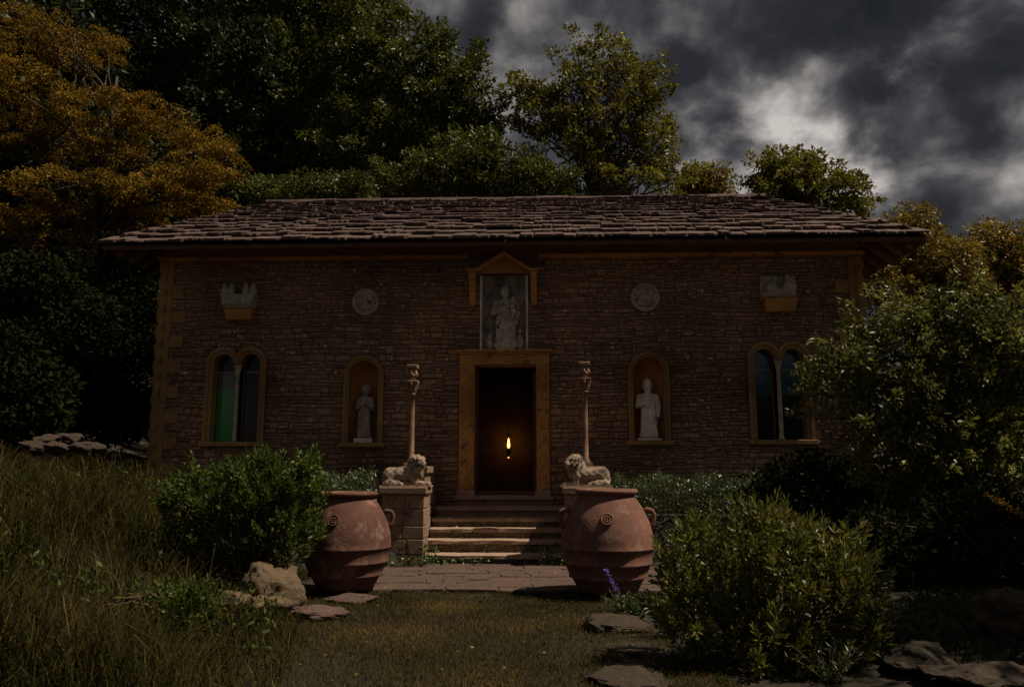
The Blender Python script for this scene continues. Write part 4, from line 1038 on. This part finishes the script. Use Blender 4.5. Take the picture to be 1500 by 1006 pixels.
tree('dark_tree', 'mid green stepped tree crown sloping down towards the open oak', 8.5, [(560, 70, 75, 75), (615, 120, 75, 75), (665, 110, 46, 45), (545, 220, 90, 60), (650, 210, 75, 55), (705, 160, 30, 36), (705, 215, 45, 50)], 600, 'lf_mid', nclump=210, per=190, cr=.34, leaf=.145, flat=.8, spray=.8, trunk_r=.28, group='trees on the wooded slope')
tree('leafy_tree', 'low green tree against the ridge between taller trees', 6.5, [(660, 250, 80, 44), (735, 258, 55, 30), (600, 272, 60, 28), (795, 268, 50, 30), (720, 225, 34, 26)], 690, 'lf_mid', nclump=130, per=150, cr=.28, leaf=.12, trunk_r=.12, nlimb=16, spray=.5)
tree('leafy_shrub', 'green shrub peeping over the slate ridge end', 5.2, [(450, 280, 55, 22), (505, 276, 45, 24), (400, 285, 45, 18)], 460, 'lf_mid', nclump=60, per=150, cr=.34, leaf=.10, trunk_r=.07, nlimb=10, cat='shrub')
tree('oak_tree', 'open crowned tree with visible limbs standing against the stormy sky', 8.0,
     [(885, 80, 45, 36), (845, 100, 60, 42), (930, 110, 40, 42), (795, 130, 42, 30), (820, 165, 50, 34), (960, 150, 26, 30), (870, 165, 80, 45), (775, 150, 30, 20), (945, 175, 30, 36), (800, 200, 46, 30), (900, 215, 75, 40), (960, 225, 50, 36), (850, 262, 75, 28), (940, 268, 75, 24), (995, 205, 18, 20), (1000, 250, 26, 28), (765, 175, 28, 22), (785, 240, 34, 26), (905, 55, 18, 18)],
     868, 'lf_gold', nclump=190, per=120, cr=.27, leaf=.125, trunk_r=.2, nlimb=70, shell=.35, split=.3, spray=.55)
tree('golden_tree', 'small rounded golden crown beside the open crowned tree', 11.0, [(1030, 262, 30, 24), (1010, 275, 30, 16), (1055, 275, 16, 12)], 1030, 'lf_brown', nclump=40, per=150, cr=.38, leaf=.12, trunk_r=.1, nlimb=8)
tree('golden_tree', 'spreading golden green tree above the roof hip beside the clouds', 13.0, [(1185, 245, 45, 24), (1150, 262, 50, 28), (1220, 262, 40, 28), (1110, 268, 34, 20), (1195, 285, 65, 30), (1255, 292, 25, 24), (1140, 290, 50, 20)], 1180, 'lf_gold', nclump=130, per=130, cr=.32, leaf=.15, trunk_r=.18, nlimb=30, shell=.4, spray=.6)
tree('bronze_tree', 'bronze green tree just past the roof corner', 9.0, [(1330, 322, 34, 16), (1325, 365, 62, 38), (1300, 405, 60, 40), (1370, 390, 55, 45), (1350, 440, 80, 40), (1395, 360, 22, 22)], 1340, 'lf_brown', nclump=130, per=200, cr=.42, leaf=.12, trunk_r=.2, nlimb=16)
tree('bronze_tree', 'dark bronze tree overtopping the glossy bush', 12.0, [(1455, 350, 38, 22), (1440, 385, 45, 36), (1485, 390, 50, 45), (1430, 430, 50, 40), (1500, 440, 60, 45), (1400, 450, 40, 30)], 1460, 'lf_brown', nclump=130, per=200, cr=.48, leaf=.14, trunk_r=.2, nlimb=16)
# dark understorey beside the building
for (px, Yd, lob, mm, lab) in [(60, 1.0, [(60, 430, 90, 60), (20, 500, 90, 80), (110, 480, 70, 60)], 'lf_shaded', 'dark laurel shrub under the amber tree'),
                           (170, 2.6, [(165, 400, 70, 55), (180, 480, 60, 80), (150, 560, 70, 80), (190, 610, 60, 60)], 'lf_shaded', 'black green shrub in shade against the rope column corner'),
                           (20, -1.8, [(10, 570, 60, 50), (-25, 530, 60, 60), (35, 615, 45, 36)], 'lf_shaded', 'green shrub on the bank above the tall grass'),
                           (100, 3.0, [(90, 560, 90, 80), (60, 610, 80, 50), (120, 500, 60, 60)], 'lf_shaded', 'deeply shaded shrub behind the rubble heap')]:
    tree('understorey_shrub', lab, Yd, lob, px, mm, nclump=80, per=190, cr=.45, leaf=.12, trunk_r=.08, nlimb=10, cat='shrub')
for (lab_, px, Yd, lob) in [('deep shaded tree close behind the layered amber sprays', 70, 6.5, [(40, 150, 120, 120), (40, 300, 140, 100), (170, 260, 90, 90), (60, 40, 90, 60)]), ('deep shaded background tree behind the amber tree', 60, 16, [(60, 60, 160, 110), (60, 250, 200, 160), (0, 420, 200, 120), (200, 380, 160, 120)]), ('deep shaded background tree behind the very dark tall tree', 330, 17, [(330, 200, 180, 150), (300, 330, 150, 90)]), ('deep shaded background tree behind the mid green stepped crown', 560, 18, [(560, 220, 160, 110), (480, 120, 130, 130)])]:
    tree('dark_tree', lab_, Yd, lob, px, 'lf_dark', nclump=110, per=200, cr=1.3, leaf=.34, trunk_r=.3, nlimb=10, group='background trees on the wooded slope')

# glossy bush on the open side
def bush(name, label, Yd, lobes, m, nclump, per, cr, leaf, aspect=.5, trunk_px=None, **k):
    return tree(name, label, Yd, lobes, trunk_px if trunk_px else lobes[0][0], m, nclump=nclump, per=per, cr=cr, leaf=leaf, aspect=aspect, cat='shrub', **k)
bush('glossy_bush', 'tall glossy leaved bush hiding the end window and quoins', -3.4,
     [(1280, 480, 45, 40), (1335, 470, 50, 40), (1390, 480, 50, 45), (1440, 470, 50, 40), (1490, 490, 50, 55), (1215, 535, 38, 32), (1250, 560, 55, 45), (1320, 545, 75, 60), (1420, 560, 80, 70), (1500, 600, 60, 100), (1235, 600, 50, 40), (1300, 620, 65, 50), (1390, 650, 85, 70), (1470, 700, 80, 80), (1330, 680, 65, 45), (1400, 730, 60, 50), (1340, 700, 40, 30)],
     'lf_gloss', 520, 85, .13, .078, .44, 1400, trunk_r=.05, nlimb=40, flat=.9, shell=.4, spray=.36)
bush('dark_bush', 'shaded dark bush beneath the glossy bush against the wall foot', -2.2, [(1140, 720, 60, 40), (1200, 720, 80, 60), (1280, 760, 90, 80), (1230, 800, 60, 50)], 'lf_shaded', 130, 120, .26, .08, .5, 1240, trunk_r=.04, nlimb=14)
bush('dark_bush', 'large black green bush in shade behind the olive shrub', -4.6, [(1340, 830, 90, 70), (1440, 800, 90, 90), (1280, 810, 50, 60), (1500, 830, 60, 80), (1400, 870, 80, 50)], 'lf_shaded', 150, 130, .24, .075, .5, 1380, trunk_r=.04, nlimb=14)
bush('dark_bush', 'tall black green bush between the building end and the bronze trees', 1.2, [(1420, 520, 90, 80), (1500, 540, 90, 100), (1360, 600, 70, 80), (1450, 640, 110, 90), (1560, 600, 80, 110)], 'lf_shaded', 150, 150, .40, .12, .5, 1440, trunk_r=.06, nlimb=14)
# unseen tree added outside the picture so its crown shades the beds
tree('added_shade_tree', 'unseen broad tree added past the beds to shade the olive shrub', -6.9, [(2250, -300, 400, 180), (2110, -240, 230, 140), (2460, -240, 250, 150), (2250, -180, 420, 110)], 2400, 'lf_mid', nclump=220, per=110, cr=.42, leaf=.13, trunk_r=.16, nlimb=30)
# hedges
def hedge(label, pa, pb, Yd, z0, z1, wy, n):
    xa, xb = FX(pa, 720, Yd), FX(pb, 720, Yd)
    root = empty('hedge', ((xa+xb)/2, Yd, z0), label, 'hedge')
    P = np.stack([rng.uniform(xa, xb, n), Yd+rng.normal(size=n)*wy*.5, z0+(z1-z0)*rng.uniform(0, 1, n)**.55], 1); P[:, 2] += .05*np.sin(P[:, 0]*9)+.03*np.sin(P[:, 0]*23)+rng.normal(size=n)*.02
    A = unit(rng.normal(size=(n, 3))*.7+np.array([0, -.2, .9])); s = rng.uniform(.035, .08, n)
    leaf_obj('foliage', 'hedge', P, A, s, s*.32, root)
    mb = MB()
    for x in np.arange(xa, xb, .16):
        mb.tube([(x, Yd, z0-.05), (x+random.uniform(-.05, .05), Yd+random.uniform(-.06, .06), z0+(z1-z0)*.8)], [.012, .005], 5)
    mb.build('stems', 'twig', root)
hedge('silvery leaved low hedge along the wall between lion and glossy bush', 898, 1215, -1.55, .55, FZ(980, 700, -1.55), .40, 9000)
hedge('small green hedge behind the half hidden urn', 446, 548, -1.6, .5, FZ(510, 694, -1.6), .35, 2600)

# shrubs made of upright leafy shoots
def shoot_mesh(i, nl, ln, leaf, asp, m):
    r = np.random.default_rng(500+i); n = nl; t = np.linspace(.12, 1, n); a = np.arange(n)*2.4+r.uniform(0, 6)
    P = np.stack([.004*np.cos(a), .004*np.sin(a), t*ln], 1)
    up = .6+1.6*t**2
    D = unit(np.stack([np.cos(a), np.sin(a), up+r.normal(size=n)*.15], 1)); s = leaf*(1.15-.5*t)*r.uniform(.8, 1.2, n)
    V, I = leaf_arrays(P, D, s, s*asp)
    mb = MB().tube([(0, 0, 0), (0, 0, ln)], [.004, .002], 4)
    b = len(V); V = np.concatenate([V, np.array(mb.v)]); tri = []
    for f in mb.f:
        for q in range(1, len(f)-1): tri.append((f[0]+b, f[q]+b, f[q+1]+b))
    me = npmesh('shoot', V, 3, np.concatenate([I.reshape(-1, 3), np.array(tri)])); me.materials.append(M[m]); return me
def shoot_shrub(name, label, Yd, lobes_px, base_px, m, nsh, ln, leaf, asp=.3, depth=.9, inner=4000, nl=20):
    d = Yd-CAM[1]; sc = d/FPX; L = []
    for (px, py, rx, ry) in lobes_px:
        c = on_y(px, py, Yd+rng.uniform(-.3, .2)*rx*sc); L.append((c[0], c[1], c[2], rx*sc, rx*sc*depth, ry*sc))
    Lc = np.array(L); bx_ = FX(base_px, 900, Yd); gz = float(H(bx_, Yd)); root = empty(name, (bx_, Yd, gz), label, 'shrub')
    ms = [shoot_mesh(i+int(nsh), nl, ln, leaf, asp, m) for i in range(7)]
    wts = (Lc[:, 3]*Lc[:, 5]); wts /= wts.sum(); pts = []; tries = 0
    while len(pts) < nsh and tries < nsh*30:
        tries += 1; k = rng.choice(len(L), p=wts); dv = unit(rng.normal(size=3)+np.array([0, -.45, .25])); p = Lc[k, :3]+dv*Lc[k, 3:6]*rng.uniform(.72, 1.08)
        q = (p-Lc[:, :3])/Lc[:, 3:6]; ins = (np.sum(q*q, 1) < .72); ins[k] = False
        if ins.any() or p[2] < float(H(p[0], p[1]))+.03: continue
        pts.append((p, dv))
    for p, dv in pts:
        o = link('leafy_shoot', random.choice(ms), None, root)
        dr = Vector(dv*.7+np.array([0, 0, .85])+rng.normal(size=3)*.22).normalized(); s = random.uniform(.75, 1.25)
        o.matrix_basis = Matrix.Translation(Vector(p)-dr*ln*.5) @ (dr.to_track_quat('Z', 'Y') @ Quaternion((0, 0, 1), random.uniform(0, 6.28))).to_matrix().to_4x4() @ Matrix.Scale(s, 4)
    k = rng.choice(len(L), inner, p=wts); dv = unit(rng.normal(size=(inner, 3))); P = Lc[k, :3]+dv*Lc[k, 3:6]*(rng.uniform(.1, .80, inner)**.5)[:, None]
    P = P[P[:, 2] > H(P[:, 0], P[:, 1])+.02]
    s = leaf*rng.uniform(.6, 1.1, len(P)); leaf_obj('inner_leaves', m, P, unit(rng.normal(size=P.shape)+np.array([0, 0, .5])), s, s*asp*1.1, root)['kind'] = 'stuff'
    mb = MB()
    for p, dv in pts[::2]: limb(mb, (bx_+rng.normal()*.06, Yd+rng.normal()*.06, gz-.03), p-np.array([0, 0, ln*.4]), .012, .004, 5, .06, 5)
    mb.build('branches', 'twig', root)
shoot_shrub('bay_shrub', 'dense green shrub on the bank against the half hidden urn', -5.0, [(300, 745, 60, 65), (370, 725, 70, 60), (430, 715, 42, 45), (340, 790, 75, 60), (415, 775, 55, 50), (450, 690, 22, 25), (275, 790, 40, 45)], 360, 'lf_shrub', 285, .20, .062, .52, inner=5200, nl=20)
shoot_shrub('olive_shrub', 'olive green shrub of upright leafy shoots beside the broad urn', -7.2, [(1060, 830, 85, 70), (1150, 840, 95, 75), (1120, 790, 60, 45), (1210, 880, 75, 75), (1020, 900, 65, 60), (1130, 930, 120, 70), (1230, 940, 60, 50), (1005, 835, 40, 40), (1112, 762, 22, 26), (1205, 800, 26, 30), (1245, 815, 18, 30), (1035, 785, 20, 26)], 1120, 'lf_shrub2', 280, .22, .076, .36, inner=3400, nl=18)

shoot_shrub('bay_shrub', 'low leafy shrub in the tall grass near the tan rocks', -7.0, [(90, 900, 80, 50), (190, 930, 80, 45), (270, 900, 45, 40)], 150, 'lf_shrub', 130, .18, .05, .40, inner=1600)
# lavender-like violet spike and small plants round the broad urn
def sprig(name, label, px, py, n, hgt, spread, m, leaf=.05, asp=.2, cat='plant'):
    c = on_z(px, py, .02); gz = float(H(c[0], c[1])); root = empty(name, (c[0], c[1], gz), label, cat); P = []; D = []; mb = MB()
    for i in range(n):
        a = rng.uniform(0, 6.28); r = spread*rng.uniform(.2, 1); tp = np.array((c[0]+math.cos(a)*r, c[1]+math.sin(a)*r*.7, gz+hgt*rng.uniform(.5, 1)))
        b0 = np.array((c[0]+rng.normal()*.02, c[1]+rng.normal()*.02, gz-.01)); mb.tube([b0, (b0+tp)/2+np.array([0, 0, hgt*.1]), tp], [.004, .003, .002], 4)
        for t in np.linspace(.2, 1, 12): P.append(b0+(tp-b0)*t); D.append(unit(rng.normal(size=3)+np.array([0, 0, .6])))
    P = np.array(P); s = leaf*rng.uniform(.6, 1.2, len(P)); leaf_obj('leaves', m, P, np.array(D), s, s*asp*1.4, root); mb.build('stems', 'twig', root); return root, c, gz
r_, c_, gz_ = sprig('violet_flower', 'violet flower spike leaning against the broad urn', 912, 893, 26, .20, .24, 'hedge', .055, .16, 'flower')
t0 = on_y(908, 870, c_[1]-.1); t1 = on_y(886, 832, c_[1]-.1)
MB().tube([(c_[0], c_[1], gz_), tuple(t0), tuple(t1)], [.006, .005, .003], 5).build('flower_stem', 'twig', r_)
P = []; 
for t in np.linspace(.1, 1, 60): P.append(t0+(t1-t0)*t+rng.normal(size=3)*.016*(1.3-t))
P = np.array(P); leaf_obj('flower_spike', 'lav', P, unit(rng.normal(size=P.shape)), .032, .02, r_)
sprig('leafy_plant', 'small bright leafy plant at the foot of the olive shrub', 985, 930, 40, .36, .2, 'lf_shrub', .04, .3)
sprig('leafy_plant', 'sprawling weed between the rock slab and the broad urn', 935, 905, 30, .22, .2, 'ivy', .05, .3)
sprig('leafy_plant', 'wispy weed on the bed corner before the sloping rock', 1215, 995, 24, .25, .3, 'hedge', .05, .2)
# ochre flower spike at the side
ya = on_y(1443, 724, -5.5); yb = on_y(1505, 756, -5.5)
fr_ = empty('ochre_flower_spike', (yb[0], -5.5, float(H(yb[0], -5.5))), 'arching ochre flower spike before the glossy bush shade', 'flower')
MB().tube([(yb[0]+.35, -5.5, float(H(yb[0]+.35, -5.5))), (yb[0]+.25, -5.5, yb[2]-.35), tuple(yb), tuple((ya+yb)/2), tuple(ya)], [.008, .007, .005, .004, .003], 5).build('flower_stem', 'twig', fr_)
P = ya+(yb-ya)*rng.uniform(0, 1, (120, 1))+rng.normal(size=(120, 3))*.012
leaf_obj('petals', 'yellowfl', P, unit(rng.normal(size=P.shape)), .03, .02, fr_)

# ivy on steps, pedestal foot and wall
P = []; D = []
def ivy(x0, x1, y, z0, z1, n, jy=.03, up=.3):
    x = rng.uniform(x0, x1, n); k = .5+.5*np.sin(x*7+z0*9)*np.sin(x*3.1+1.3+z0*17); keep = rng.uniform(0, 1, n) < k+.15
    x = x[keep]; m_ = len(x); P.append(np.stack([x, y-np.abs(rng.normal(size=m_))*jy, rng.uniform(z0, z1, m_)], 1)); D.append(unit(rng.normal(size=(m_, 3))+np.array([0, -.9, up])))
for i in range(2, 6):
    yn = noses[i][1]; lo_ = SZ[i+1] if i < 5 else .03
    ivy(SX0, SX1, yn+.04, lo_, SZ[i]-.05, 420 if i > 3 else 260)
ivy(SX0-.05, SX0+.22, -1.66, .02, .30, 420, .09); ivy(.55, SX1+.1, -1.68, .02, .26, 700, .10); ivy(-1.2, -.2, -1.64, .02, .13, 420, .05)
ivy(px0-.32, px0+.15, -1.92, .05, .65, 900, .05); ivy(px0-.35, px1+.1, -1.95, .02, .17, 500, .05)
P = np.concatenate(P); s = rng.uniform(.022, .05, len(P)); o = leaf_obj('ivy', 'ivy', P, np.concatenate(D), s, s*.85)
tag(o, 'small leaved ivy creeping over the step risers and pedestal foot', 'ivy', kind='stuff')
sprig('leafy_plant', 'sprig growing out behind the shaded bald lion', 572, 760, 8, 1.05, .2, 'ivy', .075, .45)

# grass -----------------------------------------------------------------
def blades(name, label, P, hgt, lean, width, m, cat='grass'):
    n = len(P); a = rng.uniform(0, 2*PI, n); d = np.stack([np.cos(a), np.sin(a), np.zeros(n)], 1); sd = np.stack([-np.sin(a), np.cos(a), np.zeros(n)], 1)
    h = hgt[:, None]; ln = (lean*rng.uniform(.2, 1.2, n))[:, None]*h; w = np.broadcast_to(width, (n,))[:, None]; up = np.array([0, 0, 1.0])
    p1 = P+up*h*.5+d*ln*.25; p2 = P+up*h*.85+d*ln*.65; p3 = P+up*h*(1-.25*ln/h)+d*ln*1.15
    V = np.stack([P-sd*w*.5, P+sd*w*.5, p1-sd*w*.42, p1+sd*w*.42, p2-sd*w*.3, p2+sd*w*.3, p3], 1).reshape(-1, 3); b = np.arange(n)[:, None]*7
    T = np.array([[0, 1, 3, 0, 3, 2, 2, 3, 5, 2, 5, 4, 4, 5, 6]])
    o = link(name, npmesh(name, V, 3, b+T), m); return tag(o, label, cat, kind='stuff')
n = 95000; x = rng.uniform(-2.3, 2.3, n); y = -rng.uniform(4.05, 8.9, n)
edgeL = np.interp(-y, [4, 5, 6, 8, 9], [-1.75, -1.75, -1.45, -.95, -.8]); edgeR = np.interp(-y, [4, 5, 6, 7, 9], [1.9, 1.5, 1.5, 1.7, 2.0])
k = (x > edgeL-.15) & (x < edgeR); k &= rng.uniform(0, 1, n) < .35+.65*(.5+.5*np.sin(x*2.3+y*1.1)*np.sin(y*1.9-x)+.2)
x, y = x[k], y[k]; P = np.stack([x, y, H(x, y)-.003], 1)
blades('lawn_grass', 'short tawny green lawn grass leading to the steps', P, rng.uniform(.018, .05, len(P)), .9, .0045, 'lawn')
n = 90000; y = -rng.uniform(1.9, 9.2, n); x = -rng.uniform(.6, 9.5, n)**1.0
edgeL = np.interp(-y, [2, 4, 5, 6, 8, 9], [-2.2, -2.15, -1.95, -1.5, -1.0, -.85])
k = (x < edgeL) & (np.hypot(x-UL[0], y-UL[1]) > .5) & ~((y > -3.0) & (x > -2.8)) & ((x > -5.9) | (y < -.3)) & (rng.uniform(0, 1, n) < np.clip(1.25-np.abs(x)/12, .3, 1))
x, y, e = x[k], y[k], edgeL[k]; hh = rng.uniform(.12, .62, len(x))*(.30+.70*smst((e-x)/1.1))*(.75+.5*np.sin(x*1.7+y*.9)*np.sin(y*1.3-x*.6))
kk = ~((x > -3.6) & (y > -6.3) & (y < -4.6)) | (rng.uniform(0, 1, len(x)) < .35); x, y, hh = x[kk], y[kk], hh[kk]
P = np.stack([x, y, H(x, y)-.01], 1)
blades('tall_grass', 'tall unkempt tawny grass covering the bank', P, np.maximum(hh, .05), 1.1, .007, 'tall')
n = 700; y = -rng.uniform(2.2, 8.8, n); x = -rng.uniform(1.6, 8.5, n); k = x < np.interp(-y, [2, 5, 6, 8, 9], [-2.4, -2.6, -2.1, -1.4, -1.2]); x, y = x[k], y[k]
P = np.stack([x, y, H(x, y)], 1); blades('dry_grass_stalks', 'dry straw coloured stalks above the tall grass', P, rng.uniform(.3, .7, len(P)), 1.5, .004, 'seed')
n = 260; x = rng.uniform(-1.3, 1.5, n); y = -rng.uniform(2.2, 8.6, n); P = np.stack([x, y, np.where(y > -4.1, .048, .02)+0*x], 1); s = rng.uniform(.02, .045, n)
o = leaf_obj('fallen_leaves', 'lf_brown', P, unit(rng.normal(size=(n, 3))*np.array([1, 1, .15])), s, s*.6); tag(o, 'small fallen leaves scattered over lawn and paving', 'leaves', kind='stuff')
n = 9000; ci = rng.integers(0, 9, n); cc = np.stack([rng.uniform(-1.0, 1.1, 9), -rng.uniform(4.6, 7.8, 9)], 1)[ci]; x = cc[:, 0]+rng.normal(size=n)*.17; y = cc[:, 1]+rng.normal(size=n)*.20
P = np.stack([x, y, H(x, y)-.003], 1); blades('dry_lawn_tufts', 'straw coloured dry patches in the lawn', P, rng.uniform(.015, .045, n), 1.2, .004, 'seed')
n = 16000; y = -rng.uniform(2.2, 9.0, n); x = -rng.uniform(1.0, 8.0, n); k = (x < np.interp(-y, [2, 5, 6, 8, 9], [-2.3, -2.0, -1.6, -1.05, -.9])) & (np.sin(x*1.9+y*1.3)+np.sin(x*.9-y*2.3)+rng.normal(size=n)*.4 > .1); x, y = x[k], y[k]; n = len(x)
P = np.stack([x, y, H(x, y)+rng.uniform(.02, .30, n)], 1); s = rng.uniform(.03, .075, n); o = leaf_obj('weeds', 'lf_shrub', P, unit(rng.normal(size=(n, 3))*.8+np.array([0, -.2, .6])), s, s*.4); tag(o, 'low green weeds tangled through the tall grass', 'weeds', kind='stuff')
n = 26000; x = rng.uniform(1.7, 6.0, n); y = -rng.uniform(3.0, 8.6, n); P = np.stack([x, y, H(x, y)-.005], 1)
A = unit(rng.normal(size=(n, 3))*.8+np.array([0, 0, .7])); s = rng.uniform(.03, .07, n); P = P[(np.sin(x*2.1+y*1.7)+np.sin(x*1.1-y*2.7)) > -.7]
o = leaf_obj('ground_cover', 'lf_dark', P, A[:len(P)], s[:len(P)], s[:len(P)]*.4); tag(o, 'low dark leafy ground cover on the shaded bed', 'ground cover', kind='stuff')
